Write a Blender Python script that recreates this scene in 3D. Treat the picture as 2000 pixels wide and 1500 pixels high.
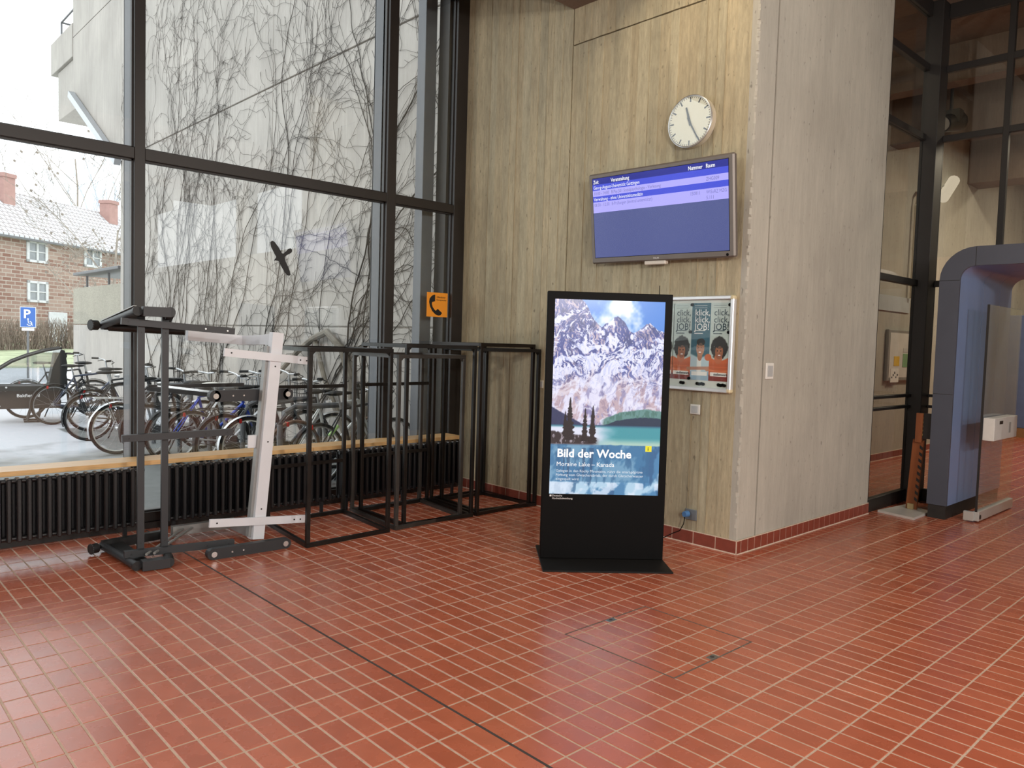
import bpy, bmesh, math, random
import numpy as np
from mathutils import Vector, Matrix
random.seed(7); np.random.seed(7)
scene = bpy.context.scene
COL = scene.collection
for o in list(bpy.data.objects): bpy.data.objects.remove(o)

# ------------------------------------------------------------------ camera
cam_d = bpy.data.cameras.new('camera'); cam = bpy.data.objects.new('camera', cam_d); COL.objects.link(cam)
CAMH = 1.561
RT = Vector((0.730431, -0.682361, 0.029224)); UP = Vector((0.01619, 0.060075, 0.998063)); FW = Vector((0.682795, 0.728543, -0.054928))
m = Matrix.Identity(4)
for i in range(3):
    m[i][0] = RT[i]; m[i][1] = UP[i]; m[i][2] = -FW[i]
m[2][3] = CAMH
cam.matrix_world = m
cam_d.sensor_width = 36; cam_d.lens = 27.129; cam_d.clip_end = 500; cam_d.clip_start = 0.05
scene.camera = cam
FPX = 1507.18
def proj(p):
    d = Vector(p) - Vector((0, 0, CAMH)); z = d.dot(FW)
    return 1000 + FPX*d.dot(RT)/z, 750 - FPX*d.dot(UP)/z, z

# ------------------------------------------------------------------ world, lights, exposure
world = bpy.data.worlds.new('overcast'); scene.world = world; world.use_nodes = True
wn = world.node_tree.nodes; wl = world.node_tree.links
bg = wn['Background']; bg.inputs['Color'].default_value = (0.94, 0.97, 1.0, 1); bg.inputs['Strength'].default_value = 2.6
scene.view_settings.view_transform = 'Standard'; scene.view_settings.look = 'None'
scene.view_settings.exposure = 0.0; scene.view_settings.gamma = 1.0; scene.view_settings.use_curve_mapping = False
try:
    scene.cycles.max_bounces = 8; scene.cycles.transparent_max_bounces = 16; scene.cycles.caustics_reflective = False; scene.cycles.caustics_refractive = False
    scene.cycles.sample_clamp_indirect = 4.0
except Exception: pass

def SO(r, g, b): return tuple(.74*c for c in S(r, g, b))
def S(r, g, b):
    f = lambda c: (c/255/12.92 if c/255 <= .04045 else ((c/255+.055)/1.055)**2.4)
    return (f(r), f(g), f(b))

# ------------------------------------------------------------------ mesh builder
Z = Vector((0, 0, 1))
class MB:
    def __init__(s, frame=None):
        s.v = []; s.f = []; s.c = []; s.fr = frame
    def P(s, p):
        if s.fr is None: return Vector(p)
        o, e, u, n = s.fr
        return o + e*p[0] + u*p[1] + n*p[2]
    def add(s, vs, fs, col=None):
        k = len(s.v); s.v += [s.P(p) for p in vs]; s.f += [tuple(i+k for i in f) for f in fs]
        if col is not None: s.c += [col]*len(vs)
        return s
    def box(s, c, d, R=None, col=None):
        hx, hy, hz = d[0]/2, d[1]/2, d[2]/2
        vs = []
        for x in (-hx, hx):
            for y in (-hy, hy):
                for z in (-hz, hz):
                    p = Vector((x, y, z))
                    if R: p = R @ p
                    vs.append(p + Vector(c))
        return s.add(vs, [(0, 1, 3, 2), (4, 6, 7, 5), (0, 4, 5, 1), (2, 3, 7, 6), (0, 2, 6, 4), (1, 5, 7, 3)], col)
    def bb(s, a, b, col=None):
        return s.box([(a[i]+b[i])/2 for i in range(3)], [abs(b[i]-a[i]) for i in range(3)], None, col)
    def cbox(s, a, b, r=.004):
        c = [(a[i]+b[i])/2 for i in range(3)]; h = [abs(b[i]-a[i])/2 for i in range(3)]
        r = min(r, *[.49*x for x in h]); vs = []; ix = {}
        for sx in (-1, 1):
            for sy in (-1, 1):
                for sz in (-1, 1):
                    q = [(sx*h[0], sy*(h[1]-r), sz*(h[2]-r)), (sx*(h[0]-r), sy*h[1], sz*(h[2]-r)), (sx*(h[0]-r), sy*(h[1]-r), sz*h[2])]
                    for k in range(3):
                        ix[(sx, sy, sz, k)] = len(vs); vs.append([c[i]+q[k][i] for i in range(3)])
        fs = []
        for g in (-1, 1):
            fs.append([ix[(g, y, z, 0)] for y, z in ((-1, -1), (1, -1), (1, 1), (-1, 1))])
            fs.append([ix[(x, g, z, 1)] for x, z in ((-1, -1), (1, -1), (1, 1), (-1, 1))])
            fs.append([ix[(x, y, g, 2)] for x, y in ((-1, -1), (1, -1), (1, 1), (-1, 1))])
        for a1 in (-1, 1):
            for a2 in (-1, 1):
                fs.append([ix[(a1, a2, -1, 0)], ix[(a1, a2, 1, 0)], ix[(a1, a2, 1, 1)], ix[(a1, a2, -1, 1)]])
                fs.append([ix[(a1, -1, a2, 0)], ix[(a1, 1, a2, 0)], ix[(a1, 1, a2, 2)], ix[(a1, -1, a2, 2)]])
                fs.append([ix[(-1, a1, a2, 1)], ix[(1, a1, a2, 1)], ix[(1, a1, a2, 2)], ix[(-1, a1, a2, 2)]])
                for a3 in (-1, 1): fs.append([ix[(a1, a2, a3, k)] for k in range(3)])
        return s.add(vs, fs)
    def bar(s, p0, p1, w, h, up=None, r=None):
        p0 = Vector(p0); p1 = Vector(p1); d = (p1-p0).normalized(); up = Vector(up or (0, 0, 1))
        if abs(d.dot(up)) > .98: up = Vector((0, 1, 0))
        a = d.cross(up).normalized(); b = a.cross(d).normalized(); vs = []
        for p in (p0, p1):
            for x, y in ((-1, -1), (1, -1), (1, 1), (-1, 1)): vs.append(p + a*(x*w/2) + b*(y*h/2))
        return s.add(vs, [(0, 1, 2, 3), (7, 6, 5, 4), (0, 4, 5, 1), (1, 5, 6, 2), (2, 6, 7, 3), (3, 7, 4, 0)])
    def path(s, pts, r, n=6, closed=False, caps=True):
        pts = [Vector(p) for p in pts]; N = len(pts); vs = []; fs = []
        rr = r if isinstance(r, (list, tuple)) else [r]*N
        ref = Vector((.31, .17, .93))
        for i, p in enumerate(pts):
            if closed: d = pts[(i+1) % N]-pts[i-1]
            else: d = pts[min(i+1, N-1)]-pts[max(i-1, 0)]
            d = d.normalized() if d.length > 1e-9 else Vector((0, 0, 1))
            a = d.cross(ref)
            if a.length < .05: a = d.cross(Vector((1, 0, 0)))
            a.normalize(); b = a.cross(d)
            for k in range(n):
                t = 2*math.pi*k/n; vs.append(p + a*(math.cos(t)*rr[i]) + b*(math.sin(t)*rr[i]))
        for i in range(N if closed else N-1):
            j = (i+1) % N
            for k in range(n): fs.append((i*n+k, i*n+(k+1) % n, j*n+(k+1) % n, j*n+k))
        if caps and not closed: fs += [tuple(range(n)), tuple(range((N-1)*n, N*n))]
        return s.add(vs, fs)
    def tube(s, p0, p1, r, n=8): return s.path([p0, p1], r, n)
    def disc(s, c, axis, r, th, n=20):
        c = Vector(c); a = Vector(axis).normalized(); return s.path([c - a*th/2, c + a*th/2], r, n)
    def torus(s, c, axis, R, r, n=28, m=6, a0=0, a1=360):
        c = Vector(c); ax = Vector(axis).normalized(); e = ax.orthogonal().normalized() if abs(ax.z) > .9 else Z.cross(ax).normalized(); g = ax.cross(e)
        full = (a1-a0) >= 359.9
        vs = []; fs = []; cnt = n if full else n+1
        for i in range(cnt):
            t = math.radians(a0+(a1-a0)*i/n); q = e*math.cos(t)+g*math.sin(t)
            for k in range(m):
                w = 2*math.pi*k/m; vs.append(c + q*(R+r*math.cos(w)) + ax*(r*math.sin(w)))
        for i in range(n):
            j = (i+1) % cnt
            for k in range(m): fs.append((i*m+k, i*m+(k+1) % m, j*m+(k+1) % m, j*m+k))
        return s.add(vs, fs)
    def prism(s, poly, ext):
        n = len(poly); ext = Vector(ext); vs = [Vector(p) for p in poly] + [Vector(p)+ext for p in poly]
        fs = [tuple(range(n)), tuple(range(2*n-1, n-1, -1))] + [(i, (i+1) % n, n+(i+1) % n, n+i) for i in range(n)]
        return s.add(vs, fs)
    def ell(s, c, d, n=12, m=7):
        vs = []; fs = []
        for i in range(m+1):
            t = math.pi*i/m
            for k in range(n):
                w = 2*math.pi*k/n
                vs.append((c[0]+d[0]*math.sin(t)*math.cos(w), c[1]+d[1]*math.sin(t)*math.sin(w), c[2]+d[2]*math.cos(t)))
        for i in range(m):
            for k in range(n): fs.append((i*n+k, i*n+(k+1) % n, (i+1)*n+(k+1) % n, (i+1)*n+k))
        return s.add(vs, fs)
    def build(s, name, mat, parent=None, smooth=False, fix=True):
        if parent is not None: org = ORG.get(parent.name, Vector((0, 0, 0)))
        else:
            xs = [p.x for p in s.v]; ys = [p.y for p in s.v]; zs = [p.z for p in s.v]
            org = Vector(((min(xs)+max(xs))/2, (min(ys)+max(ys))/2, min(zs)))
        me = bpy.data.meshes.new(name)
        me.from_pydata([tuple(p-org) for p in s.v], [], s.f)
        if s.c and len(s.c) == len(s.v):
            at = me.color_attributes.new('Col', 'FLOAT_COLOR', 'POINT')
            at.data.foreach_set('color', np.array([(c[0], c[1], c[2], 1) for c in s.c], dtype=np.float32).ravel())
        if fix and len(s.f) < 20000:
            b = bmesh.new(); b.from_mesh(me); bmesh.ops.recalc_face_normals(b, faces=b.faces); b.to_mesh(me); b.free()
        if smooth:
            me.polygons.foreach_set('use_smooth', [True]*len(me.polygons))
            try: me.set_sharp_from_angle(angle=math.radians(40))
            except Exception: pass
        me.materials.append(mat)
        ob = bpy.data.objects.new(name, me); COL.objects.link(ob)
        if parent is not None: ob.parent = parent
        else: ob.location = org
        ORG[ob.name] = org
        return ob
ORG = {}
def tag(o, label=None, cat=None, group=None, kind=None):
    if label: o['label'] = label
    if cat: o['category'] = cat
    if group: o['group'] = group
    if kind: o['kind'] = kind
    return o
def thing(name, loc, label, cat, group=None, kind=None):
    o = bpy.data.objects.new(name, None); COL.objects.link(o); o.location = loc; o.empty_display_size = .1
    ORG[o.name] = Vector(loc); return tag(o, label, cat, group, kind)
def F(o, e, u, n): return (Vector(o), Vector(e), Vector(u), Vector(n))

# ------------------------------------------------------------------ materials
MATS = {}
def nmat(name):
    mt = bpy.data.materials.new(name); mt.use_nodes = True; nt = mt.node_tree
    return mt, nt, nt.nodes['Principled BSDF'], nt.links
def pm(name, col, rough=.5, metal=0., var=.08, scale=6., bump=0., bscale=40., st=(1, 1, 1), attr=False, world=True, spec=.5, coat=0., rvar=0.):
    if name in MATS: return MATS[name]
    mt, nt, bs, L = nmat(name); N = nt.nodes
    if world: tc = N.new('ShaderNodeNewGeometry'); out = tc.outputs['Position']
    else: tc = N.new('ShaderNodeTexCoord'); out = tc.outputs['Object']
    mp = N.new('ShaderNodeMapping'); mp.inputs['Scale'].default_value = st; L.new(out, mp.inputs['Vector'])
    nz = N.new('ShaderNodeTexNoise'); nz.inputs['Scale'].default_value = scale; nz.inputs['Detail'].default_value = 5; nz.inputs['Roughness'].default_value = .6
    L.new(mp.outputs[0], nz.inputs['Vector'])
    rp = N.new('ShaderNodeMapRange'); rp.inputs['From Min'].default_value = .3; rp.inputs['From Max'].default_value = .7
    rp.inputs['To Min'].default_value = 1-var; rp.inputs['To Max'].default_value = 1+var; L.new(nz.outputs['Fac'], rp.inputs['Value'])
    vm = N.new('ShaderNodeVectorMath'); vm.operation = 'SCALE'; L.new(rp.outputs[0], vm.inputs['Scale'])
    if attr:
        at = N.new('ShaderNodeVertexColor'); at.layer_name = 'Col'
        v2 = N.new('ShaderNodeVectorMath'); v2.operation = 'MULTIPLY'; v2.inputs[1].default_value = col
        L.new(at.outputs['Color'], v2.inputs[0]); L.new(v2.outputs[0], vm.inputs[0])
    else: vm.inputs[0].default_value = col
    L.new(vm.outputs[0], bs.inputs['Base Color'])
    bs.inputs['Roughness'].default_value = rough; bs.inputs['Metallic'].default_value = metal
    bs.inputs['Specular IOR Level'].default_value = spec; bs.inputs['Coat Weight'].default_value = coat
    if rvar:
        r2 = N.new('ShaderNodeMapRange'); r2.inputs['To Min'].default_value = rough-rvar; r2.inputs['To Max'].default_value = rough+rvar
        L.new(nz.outputs['Fac'], r2.inputs['Value']); L.new(r2.outputs[0], bs.inputs['Roughness'])
    if bump:
        n2 = N.new('ShaderNodeTexNoise'); n2.inputs['Scale'].default_value = bscale; n2.inputs['Detail'].default_value = 4; L.new(mp.outputs[0], n2.inputs['Vector'])
        bp = N.new('ShaderNodeBump'); bp.inputs['Strength'].default_value = bump; bp.inputs['Distance'].default_value = .01
        L.new(n2.outputs['Fac'], bp.inputs['Height']); L.new(bp.outputs[0], bs.inputs['Normal'])
    MATS[name] = mt; return mt
def em(name, col, strength=1.):
    if name in MATS: return MATS[name]
    mt, nt, bs, L = nmat(name)
    bs.inputs['Base Color'].default_value = (*[.02*c for c in col], 1); bs.inputs['Emission Color'].default_value = (*col, 1); bs.inputs['Emission Strength'].default_value = strength
    bs.inputs['Roughness'].default_value = .25
    MATS[name] = mt; return mt
def colmat(name, emit=0., rough=.4):
    mt, nt, bs, L = nmat(name)
    at = nt.nodes.new('ShaderNodeVertexColor'); at.layer_name = 'Col'
    if emit:
        L.new(at.outputs['Color'], bs.inputs['Emission Color']); bs.inputs['Emission Strength'].default_value = emit; bs.inputs['Base Color'].default_value = (.01, .01, .01, 1)
    else: L.new(at.outputs['Color'], bs.inputs['Base Color'])
    bs.inputs['Roughness'].default_value = rough
    return mt
def glassmat(name, refl=.045, tint=(.97, .99, .985)):
    mt = bpy.data.materials.new(name); mt.use_nodes = True; nt = mt.node_tree; N = nt.nodes; L = nt.links
    for n in list(N): N.remove(n)
    out = N.new('ShaderNodeOutputMaterial'); mx = N.new('ShaderNodeMixShader'); tr = N.new('ShaderNodeBsdfTransparent'); gl = N.new('ShaderNodeBsdfGlossy')
    tr.inputs['Color'].default_value = (*tint, 1); gl.inputs['Roughness'].default_value = .01; gl.inputs['Color'].default_value = (1, 1, 1, 1)
    lw = N.new('ShaderNodeLayerWeight'); lw.inputs['Blend'].default_value = .5
    pw = N.new('ShaderNodeMath'); pw.operation = 'POWER'; pw.inputs[1].default_value = 5; L.new(lw.outputs['Facing'], pw.inputs[0])
    ma = N.new('ShaderNodeMath'); ma.operation = 'MULTIPLY_ADD'; ma.inputs[1].default_value = .9; ma.inputs[2].default_value = refl; L.new(pw.outputs[0], ma.inputs[0])
    L.new(ma.outputs[0], mx.inputs[0]); L.new(tr.outputs[0], mx.inputs[1]); L.new(gl.outputs[0], mx.inputs[2]); L.new(mx.outputs[0], out.inputs['Surface'])
    return mt
GLASS = glassmat('window_glass', .046)
PGLASS = glassmat('poster_cover_glass', .012)

def concrete(name, col, streak=.22, fine=.16, spots=True, attr=False, zs=.10, rough=.85):
    mt, nt, bs, L = nmat(name); N = nt.nodes
    g = N.new('ShaderNodeNewGeometry')
    def noise(scale, st, det=5, ro=.6):
        mp = N.new('ShaderNodeMapping'); mp.inputs['Scale'].default_value = st; L.new(g.outputs['Position'], mp.inputs['Vector'])
        nz = N.new('ShaderNodeTexNoise'); nz.inputs['Scale'].default_value = scale; nz.inputs['Detail'].default_value = det; nz.inputs['Roughness'].default_value = ro
        L.new(mp.outputs[0], nz.inputs['Vector']); return nz.outputs['Fac']
    def rng(o, a, b, lo=.3, hi=.7):
        r = N.new('ShaderNodeMapRange'); r.inputs['From Min'].default_value = lo; r.inputs['From Max'].default_value = hi
        r.inputs['To Min'].default_value = a; r.inputs['To Max'].default_value = b; L.new(o, r.inputs['Value']); return r.outputs[0]
    def mul(a, b):
        q = N.new('ShaderNodeMath'); q.operation = 'MULTIPLY'; L.new(a, q.inputs[0]); L.new(b, q.inputs[1]); return q.outputs[0]
    s1 = rng(noise(14, (1, 1, zs), 6, .7), 1-streak, 1+streak*.7)
    s2 = rng(noise(60, (1, 1, zs*1.5), 4, .7), 1-fine, 1+fine)
    s3 = rng(noise(.9, (1, 1, .6), 3), .86, 1.12)
    t = mul(mul(s1, s2), s3)
    if spots: t = mul(t, rng(noise(34, (1, 1, .45), 2, .5), .55, 1., .24, .33))
    vm = N.new('ShaderNodeVectorMath'); vm.operation = 'SCALE'; L.new(t, vm.inputs['Scale'])
    if attr:
        at = N.new('ShaderNodeVertexColor'); at.layer_name = 'Col'; v2 = N.new('ShaderNodeVectorMath'); v2.operation = 'MULTIPLY'; v2.inputs[1].default_value = col
        L.new(at.outputs['Color'], v2.inputs[0]); L.new(v2.outputs[0], vm.inputs[0])
    else: vm.inputs[0].default_value = col
    L.new(vm.outputs[0], bs.inputs['Base Color']); bs.inputs['Roughness'].default_value = rough
    bp = N.new('ShaderNodeBump'); bp.inputs['Strength'].default_value = .35; bp.inputs['Distance'].default_value = .008; L.new(t, bp.inputs['Height']); L.new(bp.outputs[0], bs.inputs['Normal'])
    MATS[name] = mt; return mt
C_BOARD = concrete('board_marked_concrete', S(172, 161, 134), .20, .17, attr=True)
C_SMOOTH = concrete('smooth_concrete', S(170, 166, 155), .10, .06, True)
C_OUT = concrete('pale_outdoor_concrete', SO(194, 187, 179), .12, .08, False, zs=.07)
C_DARK = concrete('brown_ceiling_concrete', S(112, 94, 80), .12, .1, False)
BLACKF = pm('black_window_steel', S(34, 29, 26), .45, 0, .1, 8)
GREYF = pm('grey_outdoor_steel', SO(112, 114, 118), .5, .2, .06, 5)

def tilemat():
    mt, nt, bs, L = nmat('red_quarry_tile'); N = nt.nodes
    g = N.new('ShaderNodeNewGeometry')
    sub = N.new('ShaderNodeVectorMath'); sub.operation = 'SUBTRACT'; sub.inputs[1].default_value = (OX, OY, 0); L.new(g.outputs['Position'], sub.inputs[0])
    dv = N.new('ShaderNodeVectorMath'); dv.operation = 'DIVIDE'; dv.inputs[1].default_value = (.1, .2, 1); L.new(sub.outputs[0], dv.inputs[0])
    fl = N.new('ShaderNodeVectorMath'); fl.operation = 'FLOOR'; L.new(dv.outputs[0], fl.inputs[0])
    w = N.new('ShaderNodeTexWhiteNoise'); w.noise_dimensions = '2D'; L.new(fl.outputs[0], w.inputs['Vector'])
    cr = N.new('ShaderNodeValToRGB'); e = cr.color_ramp.elements
    e[0].position = 0; e[0].color = (*S(164, 84, 58), 1); e[1].position = 1; e[1].color = (*S(178, 97, 69), 1)
    n = e.new(.5) if hasattr(e, 'new') else None
    if n: n.color = (*S(171, 90, 63), 1)
    L.new(w.outputs['Value'], cr.inputs[0])
    nz = N.new('ShaderNodeTexNoise'); nz.inputs['Scale'].default_value = 9; nz.inputs['Detail'].default_value = 6; L.new(g.outputs['Position'], nz.inputs['Vector'])
    mr = N.new('ShaderNodeMapRange'); mr.inputs['To Min'].default_value = .92; mr.inputs['To Max'].default_value = 1.08; mr.inputs['From Min'].default_value = .3; mr.inputs['From Max'].default_value = .7; L.new(nz.outputs['Fac'], mr.inputs['Value'])
    vm = N.new('ShaderNodeVectorMath'); vm.operation = 'SCALE'; L.new(cr.outputs[0], vm.inputs[0]); L.new(mr.outputs[0], vm.inputs['Scale'])
    # small pale scuffs
    n2 = N.new('ShaderNodeTexNoise'); n2.inputs['Scale'].default_value = 23; n2.inputs['Detail'].default_value = 3; L.new(g.outputs['Position'], n2.inputs['Vector'])
    m2 = N.new('ShaderNodeMapRange'); m2.inputs['From Min'].default_value = .72; m2.inputs['From Max'].default_value = .78; m2.inputs['To Max'].default_value = .35; L.new(n2.outputs['Fac'], m2.inputs['Value'])
    mx = N.new('ShaderNodeMix'); mx.data_type = 'RGBA'; L.new(m2.outputs[0], mx.inputs['Factor']); L.new(vm.outputs[0], mx.inputs['A']); mx.inputs['B'].default_value = (*S(205, 150, 122), 1)
    L.new(mx.outputs['Result'], bs.inputs['Base Color']); bs.inputs['Specular IOR Level'].default_value = .6; bs.inputs['Coat Weight'].default_value = .22; bs.inputs['Coat Roughness'].default_value = .22
    r = N.new('ShaderNodeMapRange'); r.inputs['To Min'].default_value = .20; r.inputs['To Max'].default_value = .34; L.new(nz.outputs['Fac'], r.inputs['Value']); L.new(r.outputs[0], bs.inputs['Roughness'])
    bp = N.new('ShaderNodeBump'); bp.inputs['Strength'].default_value = .06; bp.inputs['Distance'].default_value = .01
    n3 = N.new('ShaderNodeTexNoise'); n3.inputs['Scale'].default_value = 14; L.new(g.outputs['Position'], n3.inputs['Vector']); L.new(n3.outputs['Fac'], bp.inputs['Height']); L.new(bp.outputs[0], bs.inputs['Normal'])
    return mt
OX, OY = 2.0198, 3.1040
TILE = tilemat()
GROUT = pm('beige_grout', S(184, 158, 138), .8, 0, .15, 30)
DKJ = pm('dark_joint', S(58, 50, 46), .8, 0, .2, 40)

# ================================================================== SETTING
# floor: grout bed with every tile a raised piece
fb = MB().bb((-7.2, -9.2, -.12), (18.2, 6.62, -.0013))
floor = fb.build('floor', GROUT); tag(floor, 'red quarry tile floor with beige grout joints', 'floor', kind='structure')
HX0, HX1, HY0, HY1 = 3.02, 3.72, 2.045, 2.745
GAP = .0085
tiles = []
def emit(x0, x1, y0, y1, hatch=False):
    # no tile under the wall block
    if x0 > 5.205 and x1 < 7.6 and y0 > 3.02: return
    if x0 < 5.2 and x1 > 5.21 and y0 > 3.03: x1 = 5.205
    if y0 < 3.025 and y1 > 3.03 and x0 > 5.2 and x1 < 7.6: y1 = 3.02
    if x1-x0 < .02 or y1-y0 < .02: return
    tiles.append((x0, x1, y0, y1, hatch))
def put(x0, x1, y0, y1):
    inx = x0 > HX0-.01 and x1 < HX1+.01
    if inx and y1 > HY0 and y0 < HY1:
        if y0 < HY0: emit(x0, x1, y0, HY0-.004); emit(x0, x1, HY0+.004, y1, True); return
        if y1 > HY1: emit(x0, x1, y0, HY1-.004, True); emit(x0, x1, HY1+.004, y1); return
        emit(x0, x1, y0, y1, True); return
    emit(x0, x1, y0, y1)
g = GAP/2
BX0, BX1 = OX+3.3, OX+3.7
BY0, BY1 = OY+1.4, OY+1.8
for j in range(-23, 17):
    ya, yb = OY+j*.2, OY+(j+1)*.2
    if ya > 6.5: break
    for i in range(-34, 160):
        xa, xb = OX+i*.1, OX+(i+1)*.1
        if xa > 9.5 and j > 6: continue
        if xa > 17.8: break
        cx, cy = (xa+xb)/2, (ya+yb)/2
        inb = BX0 < cx < BX1; iny = BY0 < cy < BY1
        if inb or iny:
            if (i if iny and not inb else i-33) % 2: continue
            put(xa+g, xa+.2-g, ya+g, ya+.1-g); put(xa+g, xa+.2-g, ya+.1+g, yb-g)
        else: put(xa+g, xb-g, ya+g, yb-g)
def tarea(t):
    c = [(t[0], t[2]), (t[1], t[2]), (t[1], t[3]), (t[0], t[3])]
    q = [proj((x, y, 0)) for x, y in c]
    if min(p[2] for p in q) < .2: return 0
    cx = sum(p[0] for p in q)/4; cy = sum(p[1] for p in q)/4
    if not (0 <= cx <= 2000 and 0 <= cy <= 1500): return 0
    return abs(sum(q[k][0]*q[(k+1) % 4][1]-q[(k+1) % 4][0]*q[k][1] for k in range(4)))/2
def tile_geo(b, t, z=0.):
    x0, x1, y0, y1 = t[:4]; e = .002
    vs = [(x0, y0, -.006), (x1, y0, -.006), (x1, y1, -.006), (x0, y1, -.006), (x0, y0, z-.0012), (x1, y0, z-.0012), (x1, y1, z-.0012), (x0, y1, z-.0012),
          (x0+e, y0+e, z), (x1-e, y0+e, z), (x1-e, y1-e, z), (x0+e, y1-e, z)]
    fs = [(8, 9, 10, 11)]
    for k in range(4):
        n = (k+1) % 4; fs += [(k, n, n+4, k+4), (k+4, n+4, n+8, k+8)]
    b.add(vs, fs)
plain = [t for t in tiles if not t[4]]; hat = [t for t in tiles if t[4]]
plain.sort(key=tarea, reverse=True)
cache = {}
def tile_obj(t, parent):
    key = (round(t[1]-t[0], 4), round(t[3]-t[2], 4))
    cx, cy = (t[0]+t[1])/2, (t[2]+t[3])/2
    if key not in cache:
        b = MB(); w, h = key; tile_geo(b, (-w/2, w/2, -h/2, h/2))
        me = bpy.data.meshes.new('tile'); me.from_pydata([tuple(p) for p in b.v], [], b.f); me.materials.append(TILE); cache[key] = me
    o = bpy.data.objects.new('tile', cache[key]); COL.objects.link(o); o.parent = parent
    o.location = Vector((cx, cy, random.uniform(-.0003, .0003))) - ORG[parent.name]
    o.rotation_euler = (random.gauss(0, .0008), random.gauss(0, .0008), 0)
for t in plain[:300]: tile_obj(t, floor)
b = MB()
for t in plain[300:]: tile_geo(b, t, random.uniform(-.0003, .0003))
tag(b.build('remaining_tiles', TILE, floor, fix=False), kind='stuff')
b = MB().bb((OX-.006, -2, -.004), (OX+.006, 6.3, .0006)); b.build('expansion_joint', DKJ, floor)
# floor hatch
hatch = thing('floor_hatch', ((HX0+HX1)/2, (HY0+HY1)/2, 0), 'square tiled floor hatch with dark edges and two metal lifting plates', 'floor hatch')
for t in hat: tile_obj(t, hatch)
b = MB(); e = .0035
b.bb((HX0-e, HY0-e, -.004), (HX1+e, HY0+e, .0006)); b.bb((HX0-e, HY1-e, -.004), (HX1+e, HY1+e, .0006))
b.bb((HX0-e, HY0, -.004), (HX0+e, HY1, .0004)); b.bb((HX1-e, HY0, -.004), (HX1+e, HY1, .0004)); b.build('edge_frame', pm('grey_hatch_edge', S(96, 84, 76), .7, 0, .35, 30), hatch)
STEEL = pm('brushed_steel', S(150, 150, 146), .35, .9, .1, 30)
for yy in (HY0+.022, HY1-.018):
    p = MB().cbox((3.345, yy-.018, -.004), (3.411, yy+.018, .0015), .001).build('lifting_plate', STEEL, hatch)
    MB().disc((3.378, yy, .0018), (0, 0, 1), .011, .002, 14).build('key_hole', DKJ, p)

# concrete wall with screen: board marked panels
CEIL = 5.15
def board_panel(b, x, y0, y1, z0, z1, w0=.095):
    y = y0
    while y < y1-1e-6:
        w = min(random.uniform(.07, .125), y1-y)
        if y1-y-w < .03: w = y1-y
        d = random.uniform(-.003, .003); t = random.uniform(.90, 1.05); wa = random.uniform(.97, 1.03)
        c = (t*wa, t, t/wa)
        b.box((x-d/2+.03, y+w/2, (z0+z1)/2), (.06+d, w, z1-z0), None, c)
        if random.random() < .38 and y+w < y1-.02:   # dark slurry line between two boards
            b.box((x+.028, y+w, (z0+z1)/2), (.063, .003, z1-z0), None, (.80, .78, .75))
        y += w
    return b
wf = MB()
board_panel(wf, 5.21, 4.892, 6.44, 0, CEIL)
board_panel(wf, 5.21, 3.09, 4.878, 0, 4.235)
board_panel(wf, 5.214, 3.09, 4.878, 4.249, CEIL)
wf.bb((5.245, 3.06, 0), (5.47, 6.62, CEIL), (.5, .48, .45))
wall_front = wf.build('wall_front', C_BOARD, fix=False); tag(wall_front, 'tall board marked concrete wall carrying screen and clock', 'wall', kind='structure')
# rough broken arris of the wall end
b = MB(); zz = 0
pts = []
while zz < CEIL:
    h = random.uniform(.015, .05); z1 = min(zz+h, CEIL); r = random.uniform(0, .022) if zz > .12 else 0
    r2 = random.uniform(0, .02)
    b.prism([(5.211, 3.092, zz), (5.211, 3.03+r, zz), (5.211+r2, 3.03, zz), (5.40, 3.03, zz), (5.40, 3.092, zz)], (0, 0, z1-zz)); zz = z1
b.bb((5.40, 3.03, 0), (5.478, 3.3, CEIL))
b.build('broken_edge', C_SMOOTH, wall_front)
# column block right of the wall
wr = MB(); wr.bb((5.492, 3.026, 0), (7.594, 3.30, CEIL)); wr.bb((5.47, 3.045, 0), (5.50, 3.30, CEIL)); wr.bb((5.5, 3.3, 0), (7.594, 6.6, CEIL))
wall_right = wr.build('wall_side', C_SMOOTH); tag(wall_right, 'smooth grey concrete pier face beside the glazed entrance', 'wall', kind='structure')
# baseboard tiles
BTILE = pm('dark_red_base_tile', S(128, 62, 48), .45, 0, .14, 12)
def baseboard(name, label, p0, p1, nrm, first, w, hh=.1):
    d = (Vector(p1)-Vector(p0)); Ln = d.length; d.normalize(); n = Vector(nrm)
    root = MB(F(p0, d, (0, 0, 1), n)).bb((0, 0, 0), (Ln, hh+.006, .0085)).build(name, pm('base_grout', S(206, 186, 166), .8)); tag(root, label, 'baseboard', kind='structure')
    MB(F(p0, d, (0, 0, 1), n)).bb((0, 0, .0), (Ln, .008, .016)).build('grout_fillet', pm('pale_grout', S(214, 196, 178), .8), root)
    x = 0; w1 = first
    while x < Ln-.01:
        w2 = min(w1, Ln-x)
        MB(F(p0, d, (0, 0, 1), n)).cbox((x+.0038, .005, 0), (x+w2-.0038, hh, .012), .0015).build('base_tile', BTILE, root)
        x += w2; w1 = w
    return root
baseboard('baseboard_front', 'dark red tile baseboard below the screen wall', (5.209, 6.40, 0), (5.209, 3.018, 0), (-1, 0, 0), .2, .2)
baseboard('baseboard_side', 'dark red tile baseboard along the grey pier', (5.198, 3.024, 0), (7.60, 3.024, 0), (0, -1, 0), .06, .1)
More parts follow.
